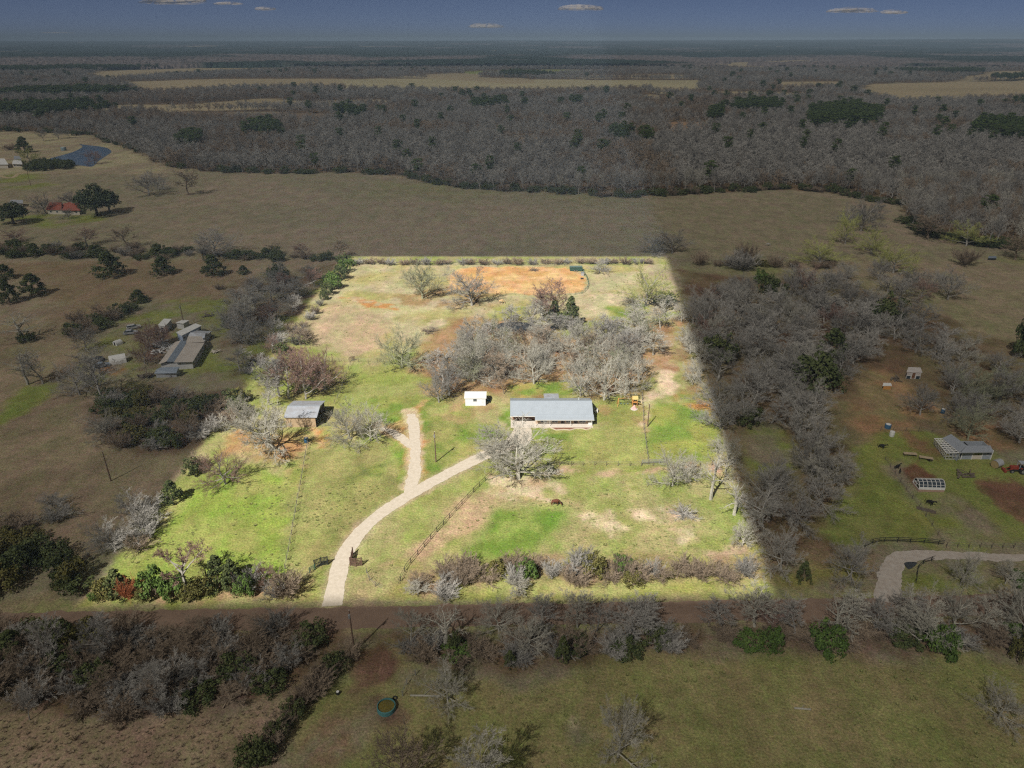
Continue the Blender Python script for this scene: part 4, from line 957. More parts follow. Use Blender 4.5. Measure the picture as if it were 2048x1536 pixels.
b = G(1165, 551); m = MB().box(-.6, -.5, 0, .6, .5, 1.3); t = thing('grey_feeder', 'small grey feeder inside the right end of the arena', 'feeder', b); part('box', m, METALR2, t); part('lid', MB().slab([(-.7, -.6, 1.31), (.7, -.6, 1.31), (.7, .6, 1.5), (-.7, .6, 1.5)], .05), STEEL, t)
b = G(1164, 558); t = thing('black_trough', 'small black trough near the grey feeder in the arena', 'trough', b); part('basin', MB().box(-.6, -.3, 0, .6, .3, .08).box(-.6, -.3, .082, -.55, .3, .5).box(.55, -.3, .082, .6, .3, .5).box(-.55, -.3, .082, .55, -.25, .5).box(-.55, .25, .082, .55, .3, .5), BLACKP, t)
def playset():
    c = G(1256, 812); t = thing('playset', 'orange wooden swing set with a yellow roof at the grove edge', 'playset', c)
    f = MB(); f.bar((-2.6, .3, 2.2), (1.0, .6, 2.2), .12)
    for x in (-2.6, 1.0):
        for dy in (-.9, .9): f.bar((x + (0.3 if x > 0 else -.3), .4 + dy, 0), (x, .4, 2.25), .12)
    part('frame', f, ORP, t)
    s = MB()
    for x in (-1.9, -1.0, -.1): s.bar((x - .2, .4, .5), (x + .2, .4, .5), .2, .04); 
    part('swing_seats', s, BLUEP, t)
    r = MB()
    for x in (-1.9, -1.0, -.1):
        for e in (-.2, .2): r.bar((x + e, .4, .5), (x + e, .4, 2.2), .02)
    part('ropes', r, STEEL, t)
    p = MB()
    for x in (1.2, 2.4):
        for y in (-.2, 1.0): p.bar((x, y, 0), (x, y, 2.2), .12)
    p.box(1.1, -.3, 1.1, 2.5, 1.1, 1.2); part('tower', p, ORP, t)
    part('tower_roof', MB().slab([(1.0, -.4, 2.2), (2.6, -.4, 2.2), (2.6, .4, 2.9), (1.0, .4, 2.9)], .06).slab([(1.0, .401, 2.9), (2.6, .401, 2.9), (2.6, 1.2, 2.2), (1.0, 1.2, 2.2)], .06), YELP, t)
    part('slide', MB().slab([(2.52, 0, 1.15), (2.52, .7, 1.15), (4.2, .9, .1), (4.2, .2, .1)][::-1], .06), YELP, t)
    u = thing('toy_tent', 'small red and white striped toy tent beside the playset', 'tent', G(1268, 818)); part('canvas', MB().cone((0, 0), .9, .04, 0, 1.3, 6), mat('striped_canvas', (.5, .10, .09), .8, .1, 2, col2=(.75, .6, .55)), u); part('base_ring', MB().cone((0, 0), .95, .95, 0.01, .08, 12), TARP, u)
playset()
def tractor():
    c = G(2032, 944); t = thing('red_tractor', 'red tractor with open cab frame at the right edge of the picture', 'tractor', c, R(-8))
    part('hood', MB().box(-1.6, -.4, .9, .1, .4, 1.55), REDP, t); part('engine', MB().box(-1.4, -.3, .5, 1.2, .3, .9), BLACKP, t); part('seat', MB().box(.5, -.3, 1.1, 1.1, .3, 1.2).box(1.05, -.3, 1.2, 1.15, .3, 1.7), BLACKP, t)
    part('fender', MB().box(.3, -.95, 1.35, 1.5, -.55, 1.45).box(.3, .55, 1.35, 1.5, .95, 1.45), REDP, t)
    cf = MB()
    for x in (.1, 1.3):
        for y in (-.6, .6): cf.bar((x, y, 1.3), (x, y, 2.6), .1)
    part('cab_frame', cf.box(0, -.75, 2.6, 1.45, .75, 2.68), mat('cab_grey', (.35, .38, .42), .5, .1), t)
    wheel(t, .95, -.85, .75, .4); wheel(t, .95, .85, .75, .4); wheel(t, -1.2, -.65, .42, .25); wheel(t, -1.2, .65, .42, .25)
    part('loader', MB().bar((-1.0, -.5, 1.1), (-2.5, -.5, .4), .12).bar((-1.0, .5, 1.1), (-2.5, .5, .4), .12).box(-2.9, -.8, .1, -2.45, .8, .6), REDP, t)
tractor()
def bale():
    c = G(1992, 934); n = 22; r = .95; t = thing('round_bale', 'round hay bale under a grey tarpaulin right of the grey barn', 'hay bale', c, R(25)); v = []; 
    for x in (-.9, .9): v += [(x, r * math.cos(2 * math.pi * k / n), r + r * math.sin(2 * math.pi * k / n)) for k in range(n)]
    part('hay', MB().add(v, [(k, (k + 1) % n, n + (k + 1) % n, n + k) for k in range(n)] + [tuple(range(n)), tuple(range(n, 2 * n))]), mat('hay', (.36, .27, .13), 1, .2, 4), t)
    c2 = MB(); vs = []; K = 12
    for x in (-1.0, 1.0): vs += [(x, (r + .05) * math.cos(math.pi * k / K), r + (r + .05) * math.sin(math.pi * k / K)) for k in range(K + 1)]
    c2.add(vs, [(k, k + 1, K + 2 + k, K + 1 + k) for k in range(K)]); part('tarpaulin', c2, mat('grey_tarp', (.36, .37, .38), .6, .1, 1), t)
bale()
def table(px, py, label, m, rz):
    t = thing('work_table', label, 'table', G(px, py), rz); part('top', MB().box(-1.5, -.5, .68, 1.5, .5, .76), m, t)
    for x in (-1.3, 1.3):
        for y in (-.4, .4): part('leg', MB().box(x - .05, y - .05, 0, x + .05, y + .05, .678), WOOD, t)
table(1819, 912, 'long tan table on the grass left of the grey barn, farther from it', mat('tan_board', (.42, .33, .22), .8, .1), R(-8))
table(1851, 920, 'tan table with a dark bucket close to the lattice frame', MATS['tan_board'], R(-20))
b = G(1848, 1018); m = MB()
for k in range(4): m.bar((-1.6 + k * .1, k * .22, .1 + k * .05), (1.6 + k * .1, k * .22 - 1.8, .1 + k * .05), .16, .1)
solo('timber_stack', m, WOOD, 'stack of long timbers beside the black cow in the right yard', 'timber', b)

# ------------------------------------------------------------------ animals: one skinned body each, built over a skeleton
def animal(px, py, label, cat, coat, dark, size=1.0, rz=0.0, graze=True, cow=False, group=None):
    base = G(px, py)
    t = thing('horse' if not cow else 'cow', label, cat, base, rz, group); s = size
    J = []; E_ = []; Rr = []
    def j(x, y, z, r, par=None):
        J.append((x * s, y * s, z * s)); Rr.append(r * s)
        if par is not None: E_.append((par, len(J) - 1))
        return len(J) - 1
    leg = 1.0 if not cow else .86
    pel = j(-.62, 0, 1.28 * leg + .02, .27); mid_ = j(-.1, 0, 1.2 * leg, .31 if not cow else .36, pel); ch = j(.45, 0, 1.22 * leg, .29, mid_); wi = j(.62, 0, 1.36 * leg, .2, ch)
    if graze: n1 = j(.95, 0, 1.05, .14, wi); n2 = j(1.2, 0, .62, .11, n1); pol = j(1.32, 0, .42, .11, n2); mz = j(1.36, .0, .14, .075, pol)
    else: n1 = j(.9, 0, 1.6 * leg, .15, wi); n2 = j(1.1, 0, 1.78 * leg, .12, n1); pol = j(1.2, 0, 1.82 * leg, .12, n2); mz = j(1.5, 0, 1.58 * leg, .08, pol)
    for e in (-1, 1): j(J[pol][0] / s - .04, .09 * e, J[pol][2] / s + .16, .025, pol)
    for e in (-1, 1):
        f = .07 * e
        a = j(.5, .17 * e, .92 * leg, .11, ch); b = j(.5 + f, .17 * e, .52 * leg, .06, a); c = j(.48 + f, .17 * e, .14, .042, b); j(.53 + f, .17 * e, .03, .055, c)
        a = j(-.62, .17 * e, .98 * leg, .15, pel); b = j(-.52 - f, .17 * e, .74 * leg, .09, a); c = j(-.72 - f, .17 * e, .48 * leg, .06, b); d = j(-.68 - f, .17 * e, .13, .042, c); j(-.63 - f, .17 * e, .03, .055, d)
    me = bpy.data.meshes.new('body'); me.from_pydata(J, E_, []); me.materials.append(coat)
    o = link('body', me, t); sk = o.modifiers.new('skin', 'SKIN'); 
    sd = me.skin_vertices[0].data
    for v, r in zip(sd, Rr): v.radius = (r, r); v.use_root = False
    sd[0].use_root = True
    o.modifiers.new('sub', 'SUBSURF').levels = 1; o.modifiers['sub'].render_levels = 1
    tl = MB().bar((-.86 * s, 0, 1.3 * leg * s), (-1.02 * s, 0, 1.0 * s), .1 * s, .1 * s, 6).bar((-1.02 * s, 0, 1.0 * s), (-1.0 * s, 0, .45 * s), (.13 if not cow else .05) * s, .1 * s, 6); part('tail', tl, dark, t)
    if not cow:
        m = MB(); ps = [Vector(J[wi]) + Vector((0, 0, .2 * s)), Vector(J[n1]) + Vector((-.02, 0, .17 * s)), Vector(J[n2]) + Vector((.06 * s, 0, .12 * s)), Vector(J[pol]) + Vector((.08 * s, 0, .1 * s))]
        for a, b in zip(ps, ps[1:]): m.bar(a, b, .07 * s, .12 * s, 6)
        part('mane', m, dark, t)
    return t
BAY = mat('bay_coat', (.15, .045, .02), .5, .15, 2, col2=(.06, .02, .012)); BLK = mat('black_coat', (.012, .011, .011), .5, .1, 2); PALO = mat('cream_coat', (.55, .38, .20), .6, .1, 2); WHT = mat('white_black_coat', (.5, .48, .44), .6, .1, 1.2, col2=(.03, .03, .03))
animal(1110, 1011, 'bay horse grazing in the right pasture with its head to the right', 'horse', BAY, BLK, 1.08, R(-8))
animal(1002, 607, 'cream coloured horse grazing below the orange arena', 'horse', PALO, BLK, 1.1, R(-5))
animal(1858, 1010, 'black cow standing beside the timber stack in the right yard', 'cow', BLK, BLK, 1.0, R(-60), False, True)
animal(1762, 897, 'black cow at the edge of the bare wood left of the yard', 'cow', BLK, BLK, .95, R(-40), False, True)
animal(1793, 938, 'black cow by the yard fence, upper of the two together', 'cow', BLK, BLK, .85, R(20), False, True)
animal(1799, 946, 'dark calf by the yard fence, lower of the two together', 'cow', BLK, BLK, .6, R(60), False, True)
animal(1857, 923, 'dark goat sized calf beside the tan table by the lattice frame', 'cow', BLK, BLK, .55, R(-70), False, True)
animal(1537, 492, 'white and black cow alone in the big dry field', 'cow', WHT, BLK, 1.1, R(170), True, True)

# ------------------------------------------------------------------ trees: branch growth
def grow(P, seed):
    rng = random.Random(seed)
    segs = {k: [] for k in range(len(P['n']) + 1)}
    def rv(): return Vector((rng.gauss(0, 1), rng.gauss(0, 1), rng.gauss(0, 1)))
    def branch(p, d, L, r, lv):
        ns = P['segs'][lv]; cur = p.copy(); dd = d.copy(); rr = r
        pts = [(cur.copy(), rr, dd.copy())]
        for k in range(ns):
            dd = (dd + rv() * P['wob'][lv] + Vector((0, 0, P['up'][lv]))).normalized()
            nx_ = cur + dd * (L / ns); r2 = r * (1 - (k + 1) / ns * P['taper'][lv])
            segs[lv].append((cur.copy(), nx_.copy(), rr, r2)); cur = nx_; rr = r2
            pts.append((cur.copy(), rr, dd.copy()))
        if lv < len(P['n']):
            nch = max(1, int(round(P['n'][lv] * rng.uniform(.8, 1.2)))); ph = rng.uniform(0, 6.28)
            for j in range(nch):
                t = P['start'][lv] + (1 - P['start'][lv]) * ((j + rng.uniform(.1, .9)) / nch)
                t = min(t, .999) * ns; k = int(t); f = t - k
                a, b = pts[k], pts[k + 1]
                q = a[0].lerp(b[0], f); rq = a[1] * (1 - f) + b[1] * f; dq = b[2]
                ph += 2.4 + rng.uniform(-.5, .5)
                ang = P['ang'][lv] * rng.uniform(.7, 1.25)
                if lv == 0: ang *= 1.25 - .55 * (t / ns)
                u = dq.cross(Vector((0, 0, 1)))
                if u.length < .2: u = dq.cross(Vector((1, 0, 0)))
                u.normalize(); v = dq.cross(u)
                nd = (dq * math.cos(ang) + (u * math.cos(ph) + v * math.sin(ph)) * math.sin(ang)).normalized()
                Lc = L * P['len'][lv] * rng.uniform(.7, 1.2) * (1 - .35 * (t / ns) if lv else 1 - .25 * (t / ns))
                branch(q, nd, Lc, min(rq * .8, r * P['rad'][lv]) , lv + 1)
    branch(Vector((0, 0, -.15)), Vector((P.get('lean', 0), 0, 1)).normalized(), P['H'], P['r'], 0)
    return segs
def seg_mesh(segs, sides, minr):
    A = np.array([[*s[0]] for s in segs]); B = np.array([[*s[1]] for s in segs])
    ra = np.maximum([s[2] for s in segs], minr); rb = np.maximum([s[3] for s in segs], minr * .7)
    D = B - A; L = np.linalg.norm(D, axis=1, keepdims=True); D = D / np.maximum(L, 1e-6)
    H = np.where(np.abs(D[:, 2:3]) > .9, np.array([[1., 0, 0]]), np.array([[0, 0, 1.]]))
    U = np.cross(D, H); U /= np.linalg.norm(U, axis=1, keepdims=True); W = np.cross(D, U)
    V = []
    for k in range(sides):
        c, s_ = math.cos(2 * math.pi * k / sides), math.sin(2 * math.pi * k / sides)
        V.append(A + (U * c + W * s_) * ra[:, None])
    for k in range(sides):
        c, s_ = math.cos(2 * math.pi * k / sides), math.sin(2 * math.pi * k / sides)
        V.append(B + (U * c + W * s_) * rb[:, None])
    V = np.stack(V, 1); n = len(segs); base = (np.arange(n) * 2 * sides)[:, None]
    Fs = np.concatenate([base + np.array([k, (k + 1) % sides, sides + (k + 1) % sides, sides + k]) for k in range(sides)])
    return V.reshape(-1, 3), Fs
PROTO = {}
def bare_proto(key, P, seeds, split=2, sides=3, minr=.016, one=False):
    L = []
    for sd in seeds:
        sg = grow(P, sd); ks = sorted(sg)
        tr = [s for k in ks if k < split for s in sg[k]]; cr = [s for k in ks if k >= split for s in sg[k]]
        Vt, Ft = seg_mesh(tr, 5 if not one else 4, minr * 1.5); Vc, Fc = seg_mesh(cr, sides, minr)
        allV = np.vstack([Vt, Vc]); h = allV[:, 2].max(); w = 2 * np.percentile(np.hypot(allV[:, 0], allV[:, 1]), 96)
        L.append(dict(tr=(Vt, Ft), cr=(Vc, Fc), h=h, w=w, cache={}))
    PROTO[key] = L
OAK = dict(H=5.2, r=.27, n=[14, 9, 8, 7], segs=[4, 5, 4, 3, 2], wob=[.08, .09, .11, .13, .12], up=[.1, .04, .06, .05, .04], taper=[.55, .8, .8, .8, .6],
           start=[.16, .16, .12, .08], ang=[1.15, .72, .66, .60], len=[1.3, .48, .50, .58], rad=[.46, .42, .45, .6])
ELM = dict(H=9.5, r=.2, n=[14, 7, 7, 7], segs=[6, 4, 3, 3, 2], wob=[.07, .10, .11, .12, .12], up=[.1, .10, .08, .06, .04], taper=[.8, .8, .8, .8, .6],
           start=[.28, .2, .15, .1], ang=[.80, .60, .55, .52], len=[.50, .5, .5, .52], rad=[.42, .42, .42, .5])
UMB = dict(H=4.2, r=.2, n=[7, 7, 8, 8], segs=[4, 5, 4, 3, 2], wob=[.05, .12, .16, .2, .25], up=[.1, .03, .08, .08, .06], taper=[.5, .75, .8, .8, .6],
           start=[.6, .4, .2, .1], ang=[.95, .6, .75, .7], len=[1.1, .45, .42, .5], rad=[.6, .45, .42, .5])
SNAG = dict(H=9, r=.3, n=[10, 6, 6], segs=[6, 4, 3, 2], wob=[.06, .2, .22, .25], up=[.1, .1, .06, .04], taper=[.7, .8, .8, .6],
            start=[.35, .3, .2], ang=[.9, .75, .7], len=[.42, .5, .5], rad=[.4, .42, .5])
BRUSH = dict(H=.5, r=.09, n=[22, 10, 9], segs=[1, 4, 3, 2], wob=[.05, .12, .12, .12], up=[0, .12, .08, .05], taper=[.3, .8, .8, .6],
             start=[.05, .12, .1], ang=[.75, .5, .5], len=[5.8, .42, .5], rad=[.35, .5, .5])
PILE = dict(H=.35, r=.1, n=[34, 7, 5], segs=[1, 3, 2, 2], wob=[.05, .12, .2, .2], up=[0, -.03, -.02, 0], taper=[.3, .7, .8, .6],
            start=[.05, .1, .1], ang=[1.35, .7, .7], len=[7, .4, .45], rad=[.6, .5, .5])
bare_proto('oak', OAK, [11, 12, 13, 14])
bare_proto('elm', ELM, [21, 22, 23, 24])
bare_proto('umb', UMB, [31])
bare_proto('snag', SNAG, [41, 42], minr=.02)
bare_proto('brush', BRUSH, [51, 52, 53], split=1)
bare_proto('pile', PILE, [61, 62], split=2)
MID = dict(ELM, n=[14, 8, 7], segs=[4, 3, 2, 2], wob=[.07, .14, .2, .25], up=[.1, .1, .06, .04], taper=[.8, .8, .7, .5], start=[.28, .2, .1], ang=[.85, .68, .7], len=[.48, .5, .55], rad=[.42, .42, .5])
bare_proto('mid', MID, [71, 72, 73, 74], split=1, minr=.035)
FARP = dict(ELM, n=[11, 6, 5], segs=[3, 2, 2, 1], wob=[.07, .16, .2, .25], up=[.1, .1, .06, .04], taper=[.8, .7, .6, .5], start=[.25, .2, .1], ang=[.9, .7, .7], len=[.50, .5, .6], rad=[.42, .45, .6])
bare_proto('far', FARP, [81, 82, 83], split=1, minr=.075, one=True)

# leafy crowns: many small leaf faces on lumpy clumps
def leaves(centers, rad, per, size, seed, flat=.6):
    rng = np.random.default_rng(seed)
    n = len(centers); C = np.repeat(np.asarray(centers), per, 0); Rd = np.repeat(np.asarray(rad), per)
    d = rng.normal(size=(n * per, 3)); d /= np.linalg.norm(d, axis=1, keepdims=True)
    rr = rng.uniform(.35, 1, (n * per, 1)) ** .6
    p = C + d * rr * Rd[:, None] * np.array([1, 1, flat])
    nrm = d + rng.normal(size=d.shape) * .6 + np.array([0, 0, .35]); nrm /= np.linalg.norm(nrm, axis=1, keepdims=True)
    a = np.cross(nrm, rng.normal(size=d.shape)); a /= np.linalg.norm(a, axis=1, keepdims=True); b = np.cross(nrm, a)
    s = size * rng.uniform(.6, 1.4, (n * per, 1))
    V = np.stack([p - a * s, p - b * s * .55, p + a * s, p + b * s * .55], 1).reshape(-1, 3)
    Fs = np.arange(n * per * 4).reshape(-1, 4)
    ct = rng.uniform(0, 1, n); tone = np.repeat(ct, per) * .55 + rng.uniform(0, .45, n * per)
    return V, Fs, np.repeat(tone, 4)
def leafy_proto(key, kind, seeds):
    L = []
    for sd in seeds:
        rng = random.Random(sd); cs = []; rs = []; tr = []
        if kind == 'cedar':
            H = 6
            for k in range(95):
                t = rng.random() ** .8; z = .35 + t * (H - .8); rmax = 2.1 * (1 - t ** 1.5) ** .8 * (.8 + .4 * math.sin(3 * k) ** 2) + .15
                a = rng.uniform(0, 6.28); q = rmax * rng.uniform(.6, 1.05)
                cs.append((q * math.cos(a), q * math.sin(a), z)); rs.append(.55 * (1.15 - .6 * t))
                if k % 4 == 0: tr.append((Vector((0, 0, max(.1, z - .6))), Vector(cs[-1]), .03, .01))
            tr.append((Vector((0, 0, -.1)), Vector((0, 0, H * .9)), .16, .03)); per, size, flat = 34, .17, .8
        elif kind == 'pine':
            H = 18
            tr.append((Vector((0, 0, -.2)), Vector((.2, .1, H * .95)), .26, .06))
            for k in range(60):
                t = rng.random(); z = H * (.45 + .53 * t); rmax = 3.6 * (math.sin(math.pi * min(1, (1 - t) * .78 + .16))) ; a = rng.uniform(0, 6.28); q = rmax * rng.uniform(.25, 1)
                c = (q * math.cos(a), q * math.sin(a), z); cs.append(c); rs.append(rng.uniform(.75, 1.25))
                tr.append((Vector((0, 0, z - .8)), Vector(c), .07, .025))
            per, size, flat = 55, .27, .55
        elif kind == 'shrub':
            for k in range(42):
                a = rng.uniform(0, 6.28); q = 1.9 * rng.random() ** .5; z = rng.uniform(.3, 1) * 2.6 * math.sqrt(max(.05, 1 - (q / 2.25) ** 2))
                c = (q * math.cos(a), q * math.sin(a), z); cs.append(c); rs.append(rng.uniform(.38, .62))
                if k % 2 == 0: tr.append((Vector((0, 0, 0)), Vector(c), .035, .012))
            per, size, flat = 44, .14, .85
        elif kind == 'liveoak':
            tr.append((Vector((0, 0, -.2)), Vector((0, 0, 2.6)), .5, .38))
            for k in range(95):
                a = rng.uniform(0, 6.28); q = 5.2 * rng.random() ** .5; z = 2.2 + rng.uniform(.25, 1) * 6.3 * math.sqrt(max(.03, 1 - (q / 5.9) ** 2))
                c = (q * math.cos(a), q * math.sin(a), z); cs.append(c); rs.append(rng.uniform(.9, 1.5))
                if k % 4 == 0: tr.append((Vector((0, 0, 2.3)), Vector(c), .14, .03))
            per, size, flat = 46, .30, .75
        Vt, Ft = seg_mesh(tr, 5, .01); V, Fs, tone = leaves(cs, rs, per, size, sd, flat)
        L.append(dict(tr=(Vt, Ft), lf=(V, Fs, tone), h=V[:, 2].max(), w=2 * np.percentile(np.hypot(V[:, 0], V[:, 1]), 97), cache={}))
    PROTO[key] = L
leafy_proto('cedar', 'cedar', [1, 2, 3]); leafy_proto('pine', 'pine', [4, 5, 6]); leafy_proto('shrub', 'shrub', [7, 8, 9]); leafy_proto('liveoak', 'liveoak', [10])

KIND = {  # key -> proto, object name, category, bark of trunk, crown material, default height, default width
    'oak': ('oak', 'bare_oak', 'tree', 'grey', 'grey'), 'oakp': ('oak', 'bare_oak', 'tree', 'pale', 'pale'), 'oakm': ('oak', 'mossy_oak', 'tree', 'mossy', 'mossy'),
    'oakr': ('oak', 'bare_oak', 'tree', 'grey', 'red'), 'elm': ('elm', 'bare_tree', 'tree', 'grey', 'grey'), 'elmp': ('elm', 'bare_tree', 'tree', 'pale', 'pale'),
    'elmr': ('elm', 'bare_tree', 'tree', 'grey', 'red'), 'elmb': ('elm', 'bare_tree', 'tree', 'brown', 'brown'), 'bud': ('oak', 'budding_tree', 'tree', 'grey', 'bud'), 'budd': ('elm', 'budding_tree', 'tree', 'grey', 'bud'),
    'umb': ('umb', 'spreading_tree', 'tree', 'pale', 'red'), 'snag': ('snag', 'dead_tree', 'tree', 'pale', 'pale'),
    'cedar': ('cedar', 'cedar_tree', 'tree', 'brown', 'cedar'), 'pine': ('pine', 'pine_tree', 'tree', 'brown', 'pine'), 'liveoak': ('liveoak', 'live_oak', 'tree', 'dark', 'oak'),
    'shrub': ('shrub', 'green_shrub', 'shrub', 'brown', 'green'), 'shrubo': ('shrub', 'olive_shrub', 'shrub', 'brown', 'olive'), 'shrubd': ('shrub', 'evergreen_shrub', 'shrub', 'brown', 'cedar'),
    'brush': ('brush', 'brush_thicket', 'shrub', 'brown', 'brown'), 'brushg': ('brush', 'brush_thicket', 'shrub', 'grey', 'grey'), 'brushr': ('brush', 'rust_shrub', 'shrub', 'rust', 'rust'),
    'pile': ('pile', 'brush_pile', 'brush pile', 'grey', 'grey'), 'piled': ('pile', 'brush_pile', 'brush pile', 'dark', 'brown'),
    'mid': ('mid', 'woodland_tree', 'tree', 'grey', 'grey'), 'midb': ('mid', 'woodland_tree', 'tree', 'brown', 'brown'), 'midp': ('mid', 'woodland_tree', 'tree', 'pale', 'pale'),
}
prng = random.Random(77)
COUNT = {}
def plant(kind, base, H, W, label, group=None, name=None, v=None):
    proto, nm, cat, tb, cm = KIND[kind]
    L = PROTO[proto]; v = prng.randrange(len(L)) if v is None else v % len(L); pr = L[v]
    key = (tb, cm)
    if key not in pr['cache']:
        if 'lf' in pr:
            cme = np_mesh('crown', pr['lf'][0], pr['lf'][1], LEAF[cm], tone=pr['lf'][2])
        else:
            cme = np_mesh('crown', pr['cr'][0], pr['cr'][1], BARK[cm])
        pr['cache'][key] = (np_mesh('trunk', pr['tr'][0], pr['tr'][1], BARK[tb]), cme)
    tm, cme = pr['cache'][key]
    nm = name or nm
    rz = prng.uniform(0, 6.28) if kind != 'umb' else 1.2
    o = thing(nm, label, cat, (base[0], base[1], 0), rz, group)
    o.scale = (W / pr['w'], W / pr['w'], H / pr['h'])
    sub = 'trunk' if cat == 'tree' else 'stems'
    link(sub, tm, o); link('crown' if cat == 'tree' else ('foliage' if 'lf' in pr else 'twigs'), cme, o)
    COUNT[nm] = COUNT.get(nm, 0) + 1
    return o
def tree(kind, bx, by, ty, pw, label, group=None, name=None, v=None):
    b = G(bx, by); H = max(.8, top_height(b, ty)); W = width_at(b, pw) * (1.2 if 'lf' not in PROTO[KIND[kind][0]][0] else 1.05)
    return plant(kind, b, H, W, label, group, name, v)
def scatter(P, spacing, seed, jitter=.85):
    """points about 'spacing' metres apart inside a surveyed outline"""
    Pw = [tuple(G(*p))[:2] for p in P]; a = np.array(Pw); rng = random.Random(seed); out = []
    y = a[:, 1].min()
    while y < a[:, 1].max():
        x = a[:, 0].min()
        while x < a[:, 0].max():
            q = (x + rng.uniform(-.5, .5) * spacing * jitter, y + rng.uniform(-.5, .5) * spacing * jitter)
            if inpoly(np.array([q[0]]), np.array([q[1]]), Pw)[0]: out.append(q)
            x += spacing
        y += spacing
    return out
KEEP = []   # spots that must stay clear (buildings, tracks)
def clear_of(q):
    for x0, y0, x1, y1 in KEEP:
        if x0 < q[0] < x1 and y0 < q[1] < y1: return False
    return True
def keep(px0, py0, px1, py1, pad=1.5):
    a = G(px0, py1); b = G(px1, py0); KEEP.append((min(a.x, b.x) - pad, a.y - pad, max(a.x, b.x) + pad, b.y + pad))
keep(1020, 795, 1190, 856, 2); keep(928, 785, 978, 812, 2.5); keep(568, 800, 650, 853, 2.5)
keep(305, 640, 425, 760, 1); keep(1865, 868, 1990, 920, 2); keep(1835, 950, 1892, 985, 1)

def wood(P, spacing, seed, mix, hr, wr, label, group):
    """mix: list of (kind, weight); hr, wr: height and crown-width ranges"""
    rng = random.Random(seed); wr = (wr[0] * 1.15, wr[1] * 1.15)
    for q in scatter(P, spacing, seed):
        if not clear_of(q): continue
        k = rng.choices([m[0] for m in mix], [m[1] for m in mix])[0]
        H = rng.uniform(*hr); W = rng.uniform(*wr)
        cat = KIND[k][2]
        lb = label.get(k) or label['*']
        plant(k, q, H, W, lb, group + (' shrubs' if cat != 'tree' else ''), None)

# --- single trees of the home property
tree('oakp', 545, 900, 788, 140, 'broad pale bare oak over orange dirt left of the metal barn')
tree('oakp', 700, 878, 792, 84, 'left of the two bare oaks between barn and gravel spur')
tree('oakp', 742, 882, 800, 78, 'right of the two bare oaks between barn and gravel spur')
tree('oakr', 452, 968, 889, 92, 'small reddish bare oak casting a shadow on the left green paddock')
tree('oakp', 1037, 958, 856, 176, 'largest pale bare oak, beside the driveway bend in front of the house')
tree('elmp', 985, 918, 852, 80, 'thin bare tree over the driveway just left of the largest oak')
tree('shrubd', 1102, 948, 930, 16, 'dark green shrub at the right foot of the largest oak')
tree('oakm', 803, 736, 640, 96, 'lone mossy oak with dark trunk above the upper gate')
tree('oakm', 845, 597, 517, 84, 'olive bare oak near the top left of the orange arena')
tree('oak', 944, 611, 530, 100, 'bare oak overlapping the left end of the orange arena')
tree('bud', 1291, 612, 520, 100, 'tall budding yellow green tree near the top right corner of the lot')
tree('oak', 1262, 610, 585, 38, 'low dark bare tree at the left foot of the tall budding tree')
tree('shrubd', 1330, 606, 582, 46, 'dark round evergreen at the right foot of the tall budding tree')
tree('oak', 1198, 546, 516, 48, 'small bare oak right of the black stock trailer by the arena')
tree('elmr', 1120, 640, 552, 84, 'brown topped bare tree standing against the lower edge of the arena')
tree('elmr', 1085, 632, 575, 44, 'smaller brown tree at the left of the cedar pair')
tree('cedar', 1108, 648, 597, 30, 'left cedar of the pair in the middle grove')
tree('cedar', 1141, 655, 590, 38, 'right and larger cedar of the pair in the middle grove')
tree('oakp', 1345, 972, 892, 74, 'rounded pale bare tree above the big brush pile')
tree('oakp', 1375, 965, 905, 60, 'bare tree leaning between the rounded pale tree and the dead tree')
tree('snag', 1421, 999, 885, 62, 'tall pale dead tree with fallen limbs near the right boundary')
tree('oakp', 1450, 945, 850, 50, 'bare tree on the right boundary level with the cross fence')
tree('snag', 1468, 1030, 955, 60, 'broken pale tree on the right boundary beside the brush pile')
tree('oakp', 1484, 1092, 1036, 62, 'low pale bare tree on the right boundary nearest the road')
tree('oakp', 1432, 900, 868, 36, 'small bare tree on the boundary right of the power pole')
tree('pile', 1367, 1030, 1004, 52, 'grey brush pile on bare ground in the right pasture')
tree('piled', 858, 664, 654, 34, 'flat dark brush pile beside pale ashes in the upper pasture')
tree('piled', 1068, 541, 531, 20, 'dark dead limb heap on the far edge of the orange arena')
tree('umb', 374, 1187, 1098, 104, 'white trunked spreading tree with pinkish crown at the road hedge')
# left grove of the property
for i, (x, y, t, w, k, lb) in enumerate([
    (560, 793, 705, 70, 'elm', 'leftmost tall bare tree of the grove above the barn'), (577, 797, 702, 70, 'elmr', 'second tall tree of the grove above the barn, reddish crown'),
    (612, 798, 695, 84, 'oakr', 'wide reddish tree in the middle of the grove above the barn'), (622, 768, 690, 76, 'oakr', 'reddish tree at the back of the grove above the barn'),
    (650, 780, 692, 66, 'oakr', 'rightmost reddish tree of the grove above the barn'), (535, 772, 722, 46, 'bud', 'low yellow green tree at the boundary left of the barn grove'),
    (596, 752, 694, 56, 'elmr', 'rearmost reddish tree of the barn grove'), (540, 810, 745, 50, 'elm', 'slender tree between the boundary and the big barn oak'),
    (500, 862, 800, 60, 'oakp', 'pale bare tree on the left boundary behind the big barn oak'), (478, 840, 785, 46, 'oakp', 'small pale tree on the left boundary'),
    (545, 705, 664, 44, 'oakr', 'reddish tree on the left boundary above the barn grove'), (600, 690, 655, 46, 'elmb', 'bare brown tree where the left boundary meets the tan pasture')]):
    tree(k, x, y, t, w, lb)
